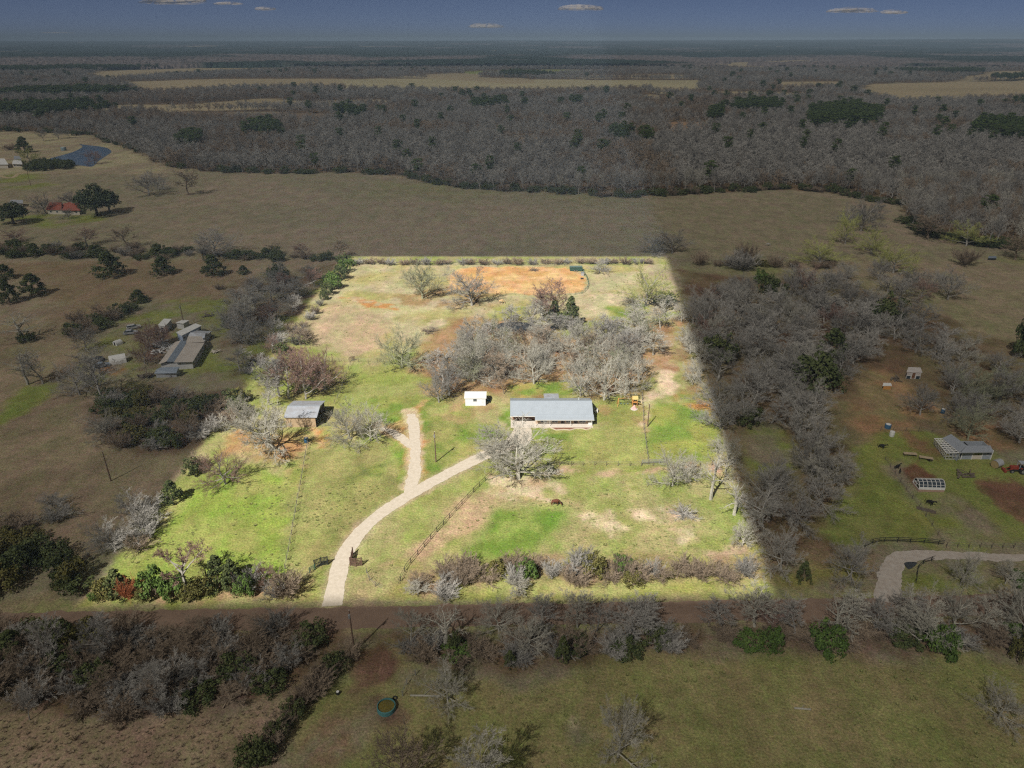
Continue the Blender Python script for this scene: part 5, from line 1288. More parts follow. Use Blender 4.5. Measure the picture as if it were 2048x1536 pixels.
# trees standing along the left boundary, outside it
for x, y, t, w, k, lb in [(226, 1098, 1030, 86, 'oak', 'bare tree shading the lower left paddock, nearest the road of three'), (268, 1040, 978, 76, 'oak', 'bare tree on the left boundary shading the paddock, middle of three'),
                      (346, 1002, 960, 40, 'cedar', 'dark cedar on the left boundary of the green paddock'), (275, 1100, 1070, 50, 'brush', 'brown thicket under the boundary trees'),
                      (400, 935, 905, 40, 'brush', 'brown thicket on the left boundary above the cedar'), (385, 950, 915, 36, 'shrubd', 'dark shrub on the left boundary above the cedar')]:
    tree(k, x, y, t, w, lb)
# evergreen hedge at the upper left corner
for i, (x, y, t, w) in enumerate([(690, 545, 517, 26), (682, 560, 528, 30), (668, 578, 548, 32), (655, 590, 560, 26), (702, 532, 516, 22), (648, 600, 580, 18), (660, 566, 540, 26)]):
    tree('shrubd' if i % 2 else 'shrub', x, y, t, w, 'evergreen shrub in the hedge at the top left corner of the lot', 'corner hedge shrubs', name='evergreen_shrub')
for i, (x, y, t, w) in enumerate([(640, 612, 596, 16), (630, 628, 610, 20), (620, 640, 622, 22), (607, 655, 638, 20), (598, 668, 650, 26), (612, 676, 655, 30), (592, 690, 665, 26)]):
    tree('brush' if i % 2 else 'brushg', x, y, t, w, 'low brown thicket along the left fence of the tan pasture', 'left fence thickets')
for i in range(26):
    x = 712 + i * 23.5 + prng.uniform(-6, 6)
    tree('brush' if i % 3 else 'brushg', x, 529 + prng.uniform(-3, 1), 516 + prng.uniform(-3, 2), 24, 'low brown thicket in the hedgerow behind the arena', 'arena hedgerow thickets')

# --- the grove behind the house
lbg = {'*': 'bare grey tree crowded in the grove behind the white shed and the house', 'elmb': 'brownish bare tree in the grove behind the house'}
for x, y, t, w, k, lb in [
    (878, 805, 740, 60, 'oak', 'low bare tree at the left end of the grove'), (899, 792, 715, 66, 'oak', 'bare oak left of the white shed at the grove edge'),
    (947, 760, 640, 90, 'oakp', 'tall leaning pale tree above the white shed'), (992, 765, 700, 58, 'elmb', 'brown bare tree right above the white shed'),
    (1068, 768, 672, 84, 'oakp', 'pale tree with dark forked trunk above the left end of the house'), (1008, 788, 730, 40, 'elmb', 'small brown tree at the grove edge left of the house'),
    (1161, 792, 690, 84, 'oakp', 'pale tree rising above the right half of the house'), (1208, 800, 705, 90, 'oakp', 'spreading pale tree at the grove edge above the right end of the house'),
    (1250, 790, 690, 84, 'oakp', 'pale tree of the grove beside the playset'), (1278, 765, 680, 66, 'elmp', 'slender tree at the right end of the grove'),
    (1190, 690, 625, 60, 'elm', 'slender tree standing apart right of the pond')]:
    tree(k, x, y, t, w, lb)
wood([(880, 770), (900, 700), (930, 665), (985, 660), (990, 690), (1170, 690), (1290, 660), (1320, 680), (1290, 750), (1180, 765), (1060, 760), (960, 770)], 6.5, 5,
     [('oakp', 3), ('elmp', 3), ('elm', 2), ('elmb', 1.2), ('oakm', .6)], (8, 11.5), (8, 10.5), lbg, 'grove behind the house')
wood([(1010, 640), (1060, 625), (1150, 645), (1190, 660), (1180, 678), (1010, 676)], 7.5, 6, [('elmp', 2), ('elm', 2), ('shrubd', .3)], (5.5, 8), (6.5, 8.5), {'*': 'bare tree ringing the dark pond in the grove', 'shrubd': 'dark shrub beside the grove pond'}, 'pond edge trees')
wood([(1250, 630), (1330, 625), (1345, 650), (1300, 668), (1240, 655)], 8.5, 7, [('elmp', 2), ('elm', 2), ('bud', .6)], (7, 9.5), (8, 10), {'*': 'pale tree in the corner wood below the tall budding tree'}, 'corner wood trees')
wood([(1352, 640), (1372, 640), (1425, 800), (1400, 810), (1380, 770)], 6.5, 8, [('oakp', 2), ('elmp', 2)], (6.5, 9), (6.5, 8.5), {'*': 'pale bare tree along the right boundary beside the bare dirt track'}, 'right boundary trees')
# --- neighbour's oak wood to the right
lbr = {'*': 'bare grey tree crowded in the wood right of the lot', 'cedar': 'dark evergreen standing among the bare trees right of the lot', 'shrubd': 'dark evergreen shrub under the bare wood right of the lot', 'bud': 'yellow green budding tree in the wood right of the lot'}
MIXR = [('oak', 5), ('elm', 2), ('oakr', .5), ('oakp', .6), ('shrubd', .25)]
wood([(1380, 590), (1560, 580), (1700, 600), (1850, 650), (1960, 730), (1900, 740), (1800, 700), (1690, 740), (1690, 860), (1600, 880), (1520, 850), (1440, 860), (1400, 740), (1375, 650)], 9.0, 11, MIXR, (8.5, 12), (10, 14), lbr, 'wood right of the lot')
wood([(1490, 960), (1600, 900), (1710, 900), (1700, 960), (1640, 1060), (1600, 1110), (1550, 1100), (1500, 1030)], 8.4, 12, [('oak', 5), ('oakp', 1)], (8, 11), (9, 12.5), lbr, 'wood right of the lot')
wood([(1850, 760), (1960, 745), (2160, 760), (2200, 930), (2060, 900), (1990, 870), (1900, 850)], 9.5, 13, [('oak', 4), ('oakm', 1), ('elm', 1)], (8, 11), (9.5, 12.5), {'*': 'bare tree in the wood behind the grey L shaped barn'}, 'wood behind the grey barn')
wood([(1545, 545), (1860, 560), (1900, 600), (1700, 595), (1560, 575)], 13, 14, [('oak', 4), ('oakr', 1)], (8, 11), (10, 13), lbr, 'wood right of the lot')
for x, y, t, w, k, lb in [
    (1660, 722, 655, 66, 'cedar', 'bright green tree alone in the middle of the bare wood'), (1500, 850, 810, 52, 'shrubd', 'dark evergreen shrub between boundary and wood'),
    (1520, 565, 535, 30, 'shrub', 'round dark green bush at the edge of the far pasture'), (1840, 830, 760, 70, 'oak', 'low dark oak on the orange slope above the grey barn'),
    (1935, 880, 800, 76, 'oakm', 'large bare oak directly behind the grey barn'), (1700, 1160, 1062, 92, 'oak', 'rounded bare oak left of the neighbour gravel entrance'),
    (1605, 1162, 1122, 30, 'cedar', 'small olive cedar left of the rounded oak by the road'), (1920, 1170, 1090, 60, 'oakp', 'white stemmed tree in the brush right of the neighbour entrance'),
    (2010, 1168, 1118, 40, 'elmp', 'pale tree at the right edge beside the neighbour track'), (1560, 1140, 1035, 84, 'oak', 'bare oak just outside the lower right corner of the lot'),
    (1345, 506, 455, 76, 'oak', 'bare oak in the hedge above the top right corner of the lot'), (1302, 505, 462, 66, 'oak', 'bare oak in the hedge left of the corner oak'),
    (1640, 530, 476, 88, 'bud', 'yellow green budding tree in the hedge, left of the pair'), (1786, 546, 486, 92, 'bud', 'widest yellow green budding tree in the hedge'),
    (1742, 508, 450, 78, 'bud', 'yellow green tree rising behind the widest budding tree'), (1690, 488, 415, 56, 'bud', 'yellowish tree leaning at the edge of the island in the field'),
    (1722, 462, 388, 66, 'oak', 'largest grey tree of the island in the field'), (1702, 450, 400, 56, 'oak', 'grey tree at the left of the field island'), (1745, 440, 400, 44, 'elm', 'grey tree at the back of the field island'),
    (1932, 492, 440, 72, 'bud', 'budding tree at the wood corner on the right'), (1855, 478, 430, 76, 'elmb', 'brown bare tree at the wood corner on the right'), (2030, 520, 470, 60, 'elmb', 'dark bare tree at the right edge above the small trailer'),
    (1490, 528, 482, 40, 'brush', 'dark vine covered tree in the hedge'), (1550, 535, 505, 36, 'brush', 'low brown bush in the hedge'), (1480, 540, 500, 60, 'brushg', 'grey thicket in the hedge above the wood'),
    (1400, 530, 500, 30, 'brush', 'brown bush in the hedge right of the corner oak'), (1930, 530, 495, 46, 'brush', 'brown thicket in the hedge left of the small trailer'), (2045, 715, 620, 50, 'shrubd', 'dark bush cut by the right edge of the picture'),
    (1895, 600, 530, 70, 'oak', 'pale grey tree beside the right pasture'), (1600, 590, 525, 60, 'oakr', 'dark leaning tree behind the wood')]:
    tree(k, x, y, t, w, lb)
wood([(1850, 1150), (2300, 1150), (2300, 1175), (1870, 1178)], 5, 15, [('brush', 3), ('brushg', 2), ('shrub', 1.5)], (2.5, 4.5), (4, 6), {'*': 'brown brush between neighbour track and road', 'shrub': 'green shrub in the brush between neighbour track and road'}, 'neighbour brush')
wood([(1390, 520), (1640, 530), (1700, 530), (1640, 540), (1400, 532)], 7, 16, [('brush', 3), ('brushg', 2), ('shrubo', 1)], (2.5, 4), (5, 7), {'*': 'brown thicket in the hedge right of the lot', 'shrubo': 'olive shrub in the hedge right of the lot'}, 'right hedge')

# --- left neighbour
for x, y, t, w, k, lb in [
    (222, 552, 502, 60, 'cedar', 'broad dark cedar in the tan field, left of three'), (328, 549, 511, 46, 'cedar', 'olive cedar in the tan field, middle of three'), (429, 551, 509, 44, 'cedar', 'conical cedar in the tan field, right of three'),
    (12, 557, 528, 38, 'cedar', 'cedar at the left edge above the pointed pair'), (20, 606, 556, 40, 'cedar', 'pointed cedar at the left edge'), (70, 591, 546, 50, 'cedar', 'pointed cedar beside the one at the left edge'),
    (286, 605, 588, 22, 'cedar', 'small round cedar at the end of the diagonal hedge'), (438, 579, 568, 20, 'brush', 'single small brush clump in the tan field'), (487, 548, 530, 22, 'cedar', 'smallest cedar near the hedge'),
    (48, 680, 628, 86, 'snag', 'leaning dead tree over a bush in the left field'), (55, 682, 660, 34, 'shrubd', 'round bush under the leaning dead tree'),
    (56, 769, 695, 58, 'snag', 'thin dead tree at the left field edge'), (86, 768, 700, 60, 'elm', 'dark bare tree beside the thin dead tree'), (172, 700, 645, 50, 'oak', 'bare tree at the lower end of the diagonal hedge'),
    (205, 800, 700, 90, 'elm', 'leaning pale tree left of the tent'), (160, 790, 715, 80, 'oak', 'bare tree at the end of the mown strip'), (215, 876, 818, 76, 'oakp', 'pale bare tree on the edge of the dark thicket'),
    (300, 700, 640, 60, 'oakr', 'reddish bare tree among the parked trailers'), (325, 690, 640, 44, 'oakr', 'small reddish tree left of the long metal house'), (290, 728, 668, 48, 'oakr', 'reddish tree beside the tarpaulin tent'),
    (480, 742, 690, 44, 'elm', 'dark bare tree right of the metal house'), (455, 655, 628, 26, 'shrub', 'green bush left of the little shed'), (490, 650, 590, 60, 'elmp', 'bare tree right of the little shed'),
    (195, 432, 366, 66, 'liveoak', 'largest dark live oak right of the red roof'), (220, 424, 378, 44, 'liveoak', 'dark live oak behind the largest one'), (28, 448, 402, 62, 'liveoak', 'dark live oak at the left edge'),
    (92, 428, 384, 48, 'oak', 'bare tree left of the red roofed house'), (140, 412, 380, 50, 'oak', 'bare tree behind the red roofed house'), (138, 437, 412, 26, 'oak', 'small bare tree in front of the red roofed house'),
    (298, 391, 336, 66, 'oak', 'leaning bare tree in the big field, left of three'), (318, 381, 345, 40, 'oak', 'small bare tree in the big field, middle of three'), (377, 388, 332, 54, 'elmb', 'dark bare tree in the big field, right of three'),
    (62, 326, 290, 40, 'bud', 'budding tree near the white roofs'), (50, 305, 272, 30, 'cedar', 'dark tree behind the budding tree'), (20, 300, 285, 26, 'brush', 'dark bush by the white roofs'),
    (88, 282, 256, 20, 'elm', 'thin bare tree above the lake'), (118, 278, 255, 24, 'elm', 'thin bare tree left above the lake'), (140, 276, 252, 24, 'elm', 'thin bare tree right above the lake'), (190, 328, 296, 34, 'oakr', 'small reddish tree on the dam of the lake'),
    (255, 492, 448, 62, 'elmb', 'bare tree in the left hedgerow, above the broad cedar'), (430, 512, 450, 92, 'oak', 'widest bare tree in the left hedgerow'), (175, 492, 455, 46, 'elmr', 'reddish bare tree in the left hedgerow'),
    (30, 485, 458, 50, 'oakr', 'reddish bare tree at the left end of the hedgerow'), (545, 508, 482, 36, 'elmb', 'brown bare tree in the hedgerow right of the widest'), (610, 512, 484, 40, 'elmr', 'reddish bare tree in the hedgerow near the lot corner'), (675, 516, 482, 44, 'elmb', 'bare tree at the corner of the lot')]:
    tree(k, x, y, t, w, lb)
lbh = {'*': 'brown thicket in the long hedgerow left of the lot', 'shrubd': 'dark evergreen shrub in the long hedgerow left of the lot', 'cedar': 'dark cedar in the long hedgerow left of the lot'}
wood([(-120, 495), (0, 490), (120, 495), (260, 498), (420, 505), (560, 512), (690, 518), (690, 528), (500, 524), (200, 518), (-120, 516)], 6.4, 21, [('shrubd', 5), ('brush', 3), ('brushg', 1), ('cedar', 1)], (2.6, 5), (5, 7.5), lbh, 'left hedgerow')
wood([(60, 335), (100, 328), (140, 332), (138, 338), (70, 344), (50, 342)], 6, 22, [('shrubd', 1)], (5, 7), (7, 9), {'*': 'dark evergreen in the row at the near shore of the lake'}, 'lake shore evergreens')
wood([(135, 700), (150, 640), (200, 625), (285, 595), (300, 610), (240, 640), (180, 690)], 6.5, 23, [('shrubd', 3), ('brush', 2), ('cedar', 1.5), ('elmb', 1)], (3.2, 6), (5, 7), {'*': 'bush in the diagonal hedge of the left neighbour', 'elmb': 'bare tree in the diagonal hedge of the left neighbour', 'cedar': 'cedar in the diagonal hedge of the left neighbour'}, 'diagonal hedge')
wood([(200, 850), (200, 800), (290, 785), (420, 785), (490, 790), (465, 860), (400, 895), (240, 900)], 5.2, 24, [('shrubd', 4), ('shrubo', 2), ('brush', 2.5), ('brushg', 1)], (2.6, 4.8), (4.6, 6.6), {'*': 'brown brush in the thicket below the metal house', 'shrubd': 'dark evergreen in the thicket below the metal house', 'shrubo': 'olive shrub in the thicket below the metal house'}, 'thicket below the metal house')
wood([(460, 600), (520, 565), (600, 555), (650, 545), (600, 630), (540, 680), (480, 690), (450, 640)], 8.5, 25, [('oak', 3), ('elm', 2), ('elmr', 1.5), ('shrubd', 1)], (7, 10), (8, 11), {'*': 'bare tree in the wood left of the upper boundary', 'shrubd': 'dark shrub in the wood left of the upper boundary'}, 'wood left of the upper boundary')
wood([(490, 740), (560, 670), (600, 640), (560, 730), (500, 790), (470, 800)], 6, 26, [('brush', 3), ('brushg', 2), ('shrubd', 1.4), ('elm', 1)], (2.5, 4.5), (4.5, 6.5), {'*': 'brown thicket between the metal house and the boundary', 'shrubd': 'dark shrub between the metal house and the boundary', 'elm': 'small bare tree between the metal house and the boundary'}, 'thicket beyond the left boundary')
wood([(-200, 1190), (-200, 1090), (0, 1090), (90, 1075), (160, 1120), (180, 1190)], 5, 27, [('shrubd', 4), ('shrubo', 2.5), ('cedar', 2)], (3, 6), (4.6, 6.5), {'*': 'evergreen in the dense clump at the left edge by the road', 'shrubo': 'olive shrub in the dense clump at the left edge by the road', 'cedar': 'cedar in the dense clump at the left edge by the road'}, 'left roadside evergreens')
wood([(-60, 1060), (0, 1020), (110, 1010), (150, 1050), (60, 1080), (-60, 1090)], 6, 28, [('brush', 2), ('brushg', 3), ('oak', 1.2)], (3, 5.5), (6, 8), {'*': 'grey tangle of bare brush at the left edge', 'oak': 'bare tree in the brush at the left edge'}, 'left edge brush')
wood([(190, 1130), (230, 1080), (290, 1020), (340, 980), (330, 1050), (260, 1130)], 6, 29, [('brushg', 3), ('oak', 1.5), ('brush', 2)], (3, 6), (5.5, 7.5), {'*': 'grey brush just outside the left boundary', 'oak': 'grey tree just outside the left boundary'}, 'brush outside the left boundary')
# --- hedge inside the property along the road
for x, y, t, w, k, lb in [
    (258, 1199, 1150, 36, 'brushr', 'rust red bush in the roadside hedge'), (212, 1196, 1155, 46, 'shrubo', 'leftmost olive shrub of the roadside hedge'), (240, 1190, 1138, 50, 'cedar', 'olive cedar behind the rust red bush'),
    (310, 1190, 1135, 58, 'shrub', 'bright green shrub right of the rust red bush'), (345, 1192, 1145, 50, 'shrub', 'green shrub left of the white trunked tree'), (410, 1190, 1145, 50, 'shrubo', 'olive shrub right of the white trunked tree'),
    (440, 1175, 1110, 52, 'cedar', 'orange brown and green cedar in the roadside hedge'), (470, 1180, 1118, 46, 'cedar', 'dark green cedar right of the brown one'), (492, 1190, 1150, 40, 'shrub', 'green shrub below the cedars'),
    (500, 1178, 1135, 44, 'brushg', 'grey bare bush between cedars and paddock fence'), (530, 1165, 1112, 52, 'oakr', 'small pinkish bare tree beside the paddock fence'), (575, 1188, 1140, 60, 'brush', 'dark bare bush on the corner of the entrance wing'),
    (548, 1196, 1160, 40, 'brushg', 'pale bare bush by the road below the pinkish tree'), (288, 1200, 1176, 36, 'shrubo', 'low olive shrub right of the foot of the rust red bush'), (380, 1199, 1168, 40, 'shrubo', 'low olive shrub at the foot of the white trunk'), (190, 1200, 1180, 24, 'shrub', 'small green shrub at the lower left corner')]:
    tree(k, x, y, t, w, lb)
lbb = {'*': 'brown bare brush in the belt along the road', 'brushg': 'grey bare brush in the belt along the road', 'shrub': 'green shrub in the brush belt along the road', 'elmb': 'slender bare tree in the brush belt along the road', 'shrubo': 'olive shrub in the brush belt along the road'}
wood([(815, 1150), (900, 1142), (1200, 1132), (1340, 1140), (1420, 1150), (1530, 1150), (1530, 1166), (1200, 1172), (815, 1176)], 2.9, 31, [('brush', 7), ('brushg', 1.2), ('shrub', .9), ('elmb', 1.4), ('shrubo', .5)], (2.8, 4.8), (3.6, 5), lbb, 'roadside brush belt')
wood([(800, 1188), (1110, 1186), (1120, 1198), (800, 1200)], 4, 32, [('elmp', 2), ('brushg', 2)], (2.8, 4), (3.6, 5), {'*': 'pale bare sapling on the verge of the driveway side', 'brushg': 'grey brush on the verge by the road'}, 'verge saplings')
# --- south of the road
wood([(790, 1262), (1100, 1256), (1500, 1246), (2048, 1234), (2300, 1228), (2300, 1262), (2048, 1268), (1500, 1280), (1100, 1296), (800, 1300)], 4.3, 41, [('elmp', 3), ('oakp', 1.4), ('elm', 2), ('snag', .5), ('elmr', .6)], (6, 9), (5.5, 8), {'*': 'bare tree in the belt south of the dirt road', 'snag': 'dead tree in the belt south of the dirt road'}, 'trees south of the road')
wood([(780, 1290), (1100, 1280), (1500, 1266), (2048, 1260), (2300, 1255), (2300, 1290), (2048, 1292), (1500, 1296), (1100, 1322), (900, 1342), (790, 1320)], 3.3, 42, [('brush', 5), ('brushg', 3), ('shrub', .8), ('shrubd', .4)], (1.8, 3.2), (4, 5.5), {'*': 'brown bare brush in the belt south of the dirt road', 'shrub': 'green shrub in the belt south of the dirt road', 'shrubd': 'dark shrub in the belt south of the dirt road'}, 'brush south of the road')
wood([(-150, 1265), (0, 1262), (400, 1258), (680, 1262), (640, 1330), (560, 1400), (400, 1430), (260, 1440), (0, 1410), (-150, 1420)], 3.5, 43, [('brush', 5), ('brushg', 2.4), ('elmb', 3), ('elm', 1), ('shrubd', .7), ('shrubo', .6)], (2.4, 4.8), (4.6, 6.2), {'*': 'brown bare brush in the lower left thicket', 'elmb': 'bare brown tree in the lower left thicket', 'elm': 'bare grey tree in the lower left thicket', 'shrubd': 'dark shrub in the lower left thicket', 'shrubo': 'olive shrub in the lower left thicket'}, 'lower left thicket')
for x, y, t, w, k, lb in [
    (895, 1400, 1318, 92, 'oakp', 'pale bare tree beside the fence corner near the round stock tank'), (1235, 1515, 1392, 112, 'oakp', 'bare grey tree alone in the lower field'),
    (1996, 1436, 1360, 92, 'oakp', 'bare grey tree near the lower right corner'), (940, 1590, 1455, 130, 'elmp', 'bare tree rising from the bottom edge, right of two'), (800, 1585, 1468, 110, 'elmb', 'dark bare tree rising from the bottom edge, left of two'),
    (510, 1520, 1480, 70, 'shrubd', 'dark evergreen on the ditch at the bottom edge'), (30, 1310, 1262, 60, 'cedar', 'olive cedar at the left edge south of the road'), (1650, 1300, 1242, 70, 'shrub', 'big green shrub south of the road, left of two'),
    (1880, 1308, 1252, 64, 'shrub', 'big green shrub south of the road, right of two'), (1545, 1298, 1255, 46, 'shrub', 'green shrub south of the road near the lot corner'), (1125, 1322, 1270, 30, 'cedar', 'slender green cedar in the southern belt'),
    (1020, 1330, 1300, 24, 'cedar', 'small green cedar in the southern belt'), (910, 1300, 1262, 30, 'shrubd', 'dark evergreen in the southern belt near the power pole'), (2045, 1320, 1260, 50, 'shrubo', 'olive shrub at the right edge south of the road'),
    (2040, 1290, 1170, 90, 'oakp', 'large white limbed tree at the right edge south of the road'), (1835, 1290, 1185, 110, 'oakp', 'large white limbed tree below the neighbour entrance'), (120, 1330, 1235, 70, 'elm', 'bare tree near the left edge south of the road'),
    (60, 1440, 1380, 40, 'elm', 'pale slender tree at the left edge above the dry grass'), (325, 1400, 1310, 76, 'elm', 'bare tree in the middle of the lower left thicket'), (215, 1310, 1228, 80, 'elm', 'bare tree leaning toward the road on the left')]:
    tree(k, x, y, t, w, lb)
ditch = [(700, 1316), (672, 1340), (640, 1372), (612, 1402), (588, 1432), (566, 1460), (548, 1490), (530, 1520), (650, 1355), (600, 1415), (555, 1475), (625, 1388)]
for i, (x, y) in enumerate(ditch):
    tree(['brush', 'shrubd', 'brush'][i % 3], x, y, y - 34, 50, 'dark bush along the ditch from the power pole to the bottom edge', 'ditch bushes', name='ditch_bush')

# --- the far wood: nearest trees one by one, the rest as one mass
frng = np.random.default_rng(5)
pts = []
r0 = 380
y = 330.0
while y < 2700:
    sp = 7.2 if y < 750 else 9.5 if y < 1400 else 13.5
    hw = y * 1.05 + 120
    xs = np.arange(-hw, hw, sp)
    xj = xs + frng.uniform(-.45, .45, len(xs)) * sp; yj = y + frng.uniform(-.45, .45, len(xs)) * sp
    pts.append(np.stack([xj, yj], 1)); y += sp
pts = np.vstack(pts)
pts = pts[forest_mask(pts[:, 0], pts[:, 1])]
def inpx(P, q, Z=0):
    Pw = [tuple(G(*p))[:2] for p in P]; return inpoly(q[:, 0], q[:, 1], Pw)
pinep = np.zeros(len(pts), bool)
for P in [[(1612, 262), (1620, 232), (1690, 222), (1760, 232), (1758, 262), (1700, 262)], [(1462, 230), (1470, 217), (1565, 216), (1560, 232)], [(1935, 275), (1960, 255), (2150, 262), (2150, 300), (2000, 292)],
          [(-100, 232), (0, 226), (245, 214), (250, 226), (120, 238), (-100, 245)], [(485, 282), (520, 262), (570, 265), (560, 285)], [(355, 306), (375, 290), (405, 296), (400, 308)], [(655, 238), (690, 232), (735, 236), (720, 246)],
          [(1215, 285), (1240, 275), (1262, 285), (1250, 300)], [(1270, 290), (1300, 285), (1305, 300)], [(940, 218), (1010, 212), (1020, 222), (950, 226)], [(2000, 216), (2130, 210), (2130, 222)],
          [(1405, 250), (1440, 225), (1446, 250), (1420, 258)], [(1140, 215), (1160, 212), (1160, 225)]]:
    pinep |= inpx(P, pts)
pn = fbm(pts[:, 0], pts[:, 1], 420, 33)
pinep |= (pn > .60) & (pts[:, 1] > 1300)
pinep |= frng.random(len(pts)) < .009
vis = np.array([True] * len(pts))
zc = pts[:, 1] * ca + CAMH * sa; pxx = 1024 + FPX * pts[:, 0] / zc
vis = (pxx > -30) & (pxx < 2078)
order = np.argsort(pts[:, 1] + 0.0 * pts[:, 0])
# distance behind the frontier decides who shows largest
ind = [i for i in order if vis[i]]
near_dec = [i for i in ind if not pinep[i]][:270]
near_pin = [i for i in ind if pinep[i]][:150]
used = np.zeros(len(pts), bool)
for i in near_dec:
    used[i] = True; q = pts[i]
    k = prng.choices(['mid', 'midb', 'midp'], [5, 2, 1.2])[0]
    plant(k, q, prng.uniform(12.5, 17.5), prng.uniform(8, 10.5), 'bare tree in the front rows of the great wood behind the big field', 'front rows of the far wood')
for i in near_pin:
    used[i] = True; q = pts[i]
    plant('pine', q, prng.uniform(14, 19), prng.uniform(7, 9.5), 'dark green pine rising among bare trees of the far wood', 'pines of the far wood')
# evergreen understorey along the near edge of the wood
en = 0
for x in range(-40, 2060, 13):
    yy = np.interp(x, FX, FY)
    if en < 150 and prng.random() < .8:
        q = G(x + prng.uniform(-5, 5), yy - prng.uniform(-2, 3)); en += 1
        plant('shrubd' if prng.random() < .75 else 'brush', q, prng.uniform(3, 6), prng.uniform(7, 11), 'dark evergreen undergrowth at the foot of the far wood', 'undergrowth of the far wood', name='evergreen_undergrowth')

def far_mesh(name, pr, m1, m2):
    if 'lf' in pr:
        V1, F1 = pr['tr']; V2, F2, tone = pr['lf']; step = 3; V2 = V2.reshape(-1, 4, 3); keepi = np.arange(0, len(V2), step)
        c = V2[keepi].mean(1, keepdims=True); V2 = (c + (V2[keepi] - c) * 1.9).reshape(-1, 3); F2 = np.arange(len(V2)).reshape(-1, 4)
        t2 = tone.reshape(-1, 4)[keepi].ravel()
        me = np_mesh(name, np.vstack([V1, V2]), np.vstack([F1, F2 + len(V1)]), m2, tone=np.concatenate([np.full(len(V1), .3), t2]))
    else:
        V1, F1 = pr['tr']; V2, F2 = pr['cr']
        n1_ = len(V1); F1_ = F1; F2_ = F2
        if F1.shape[1] != F2.shape[1]: raise ValueError
        me = np_mesh(name, np.vstack([V1, V2]), np.vstack([F1_, F2_ + n1_]), m2)
    return me
src = bpy.data.collections.new('far_kinds')
far_list = []
for v in range(2): far_list.append((far_mesh('pine_tree', PROTO['pine'][v], None, LEAF['pine']), PROTO['pine'][v]))
for j, (pk, v, bark) in enumerate([('far', 0, 'grey'), ('far', 1, 'grey'), ('far', 2, 'grey'), ('far', 0, 'brown'), ('far', 1, 'brown')]):
    far_list.append((far_mesh('woodland_tree', PROTO[pk][v], None, BARK[bark]), PROTO[pk][v]))
rest = [i for i in range(len(pts)) if not used[i]]
taken = []
for j, (me, pr) in enumerate(far_list):       # one real tree of each kind stands at the head of the mass
    want = j < 2
    i = next(i for i in rest if pinep[i] == want and i not in taken and vis[i]); taken.append(i)
    o = bpy.data.objects.new(me.name, me); COL.objects.link(o); src.objects.link(o)
    o.location = (pts[i][0], pts[i][1], float(hills(np.array([pts[i][0]]), np.array([pts[i][1]]))[0])); s = 13 / pr['h'] if not want else 17 / pr['h']; o.scale = (s, s, s)
    tag(o, 'dark green pine rising among bare trees of the far wood' if want else 'bare tree in the front rows of the great wood behind the big field', 'tree', 'pines of the far wood' if want else 'front rows of the far wood')
rest = np.array([i for i in rest if i not in taken])
Q = pts[rest]; pz = hills(Q[:, 0], Q[:, 1]); isp = pinep[rest]
vi = np.where(isp, frng.integers(0, 2, len(Q)), np.where(fbm(Q[:, 0], Q[:, 1], 90, 50) > .58, frng.integers(4, 7, len(Q)), frng.integers(2, 5, len(Q))))
hh = np.where(isp, frng.uniform(13, 19, len(Q)), frng.uniform(9, 14, len(Q))); grow_far = 1 + .25 * sstep(700, 1500, Q[:, 1])
hp = np.array([p[1]['h'] for p in far_list])[vi]; wp = np.array([p[1]['w'] for p in far_list])[vi]
ww = np.where(isp, 8.5, 9.0) * frng.uniform(.85, 1.25, len(Q)) * (1 + .35 * sstep(900, 1500, Q[:, 1]))
pm = bpy.data.meshes.new('distant_woodland'); pm.vertices.add(len(Q)); pm.vertices.foreach_set('co', np.column_stack([Q, pz]).astype(np.float32).ravel())
a = pm.attributes.new('vi', 'INT', 'POINT'); a.data.foreach_set('value', vi.astype(np.int32))
a = pm.attributes.new('scl', 'FLOAT_VECTOR', 'POINT'); a.data.foreach_set('vector', np.column_stack([ww / wp, ww / wp, hh / hp]).astype(np.float32).ravel())
a = pm.attributes.new('rot', 'FLOAT_VECTOR', 'POINT'); a.data.foreach_set('vector', np.column_stack([np.zeros(len(Q)), np.zeros(len(Q)), frng.uniform(0, 6.28, len(Q))]).astype(np.float32).ravel())
def scatter_group(name, coll):
    ng = bpy.data.node_groups.new(name, 'GeometryNodeTree')
    ng.interface.new_socket('Geometry', in_out='INPUT', socket_type='NodeSocketGeometry'); ng.interface.new_socket('Geometry', in_out='OUTPUT', socket_type='NodeSocketGeometry')
    N = ng.nodes; gi = N.new('NodeGroupInput'); go = N.new('NodeGroupOutput'); ip = N.new('GeometryNodeInstanceOnPoints'); ci = N.new('GeometryNodeCollectionInfo')
    ci.inputs['Collection'].default_value = coll; ci.inputs['Separate Children'].default_value = True; ci.inputs['Reset Children'].default_value = True
    def na(nm, t):
        x = N.new('GeometryNodeInputNamedAttribute'); x.data_type = t; x.inputs['Name'].default_value = nm
        return [o for o in x.outputs if o.enabled and o.name == 'Attribute'][0]
    ng.links.new(gi.outputs[0], ip.inputs['Points']); ng.links.new(ci.outputs[0], ip.inputs['Instance']); ip.inputs['Pick Instance'].default_value = True
    ng.links.new(na('vi', 'INT'), ip.inputs['Instance Index']); ng.links.new(na('scl', 'FLOAT_VECTOR'), ip.inputs['Scale'])
    ng.links.new(na('rot', 'FLOAT_VECTOR'), ip.inputs['Rotation']); ng.links.new(ip.outputs[0], go.inputs[0])
    return ng
fw = link('distant_woodland', pm); fw['kind'] = 'stuff'
md = fw.modifiers.new('trees', 'NODES'); md.node_group = scatter_group('woodland_scatter', src)

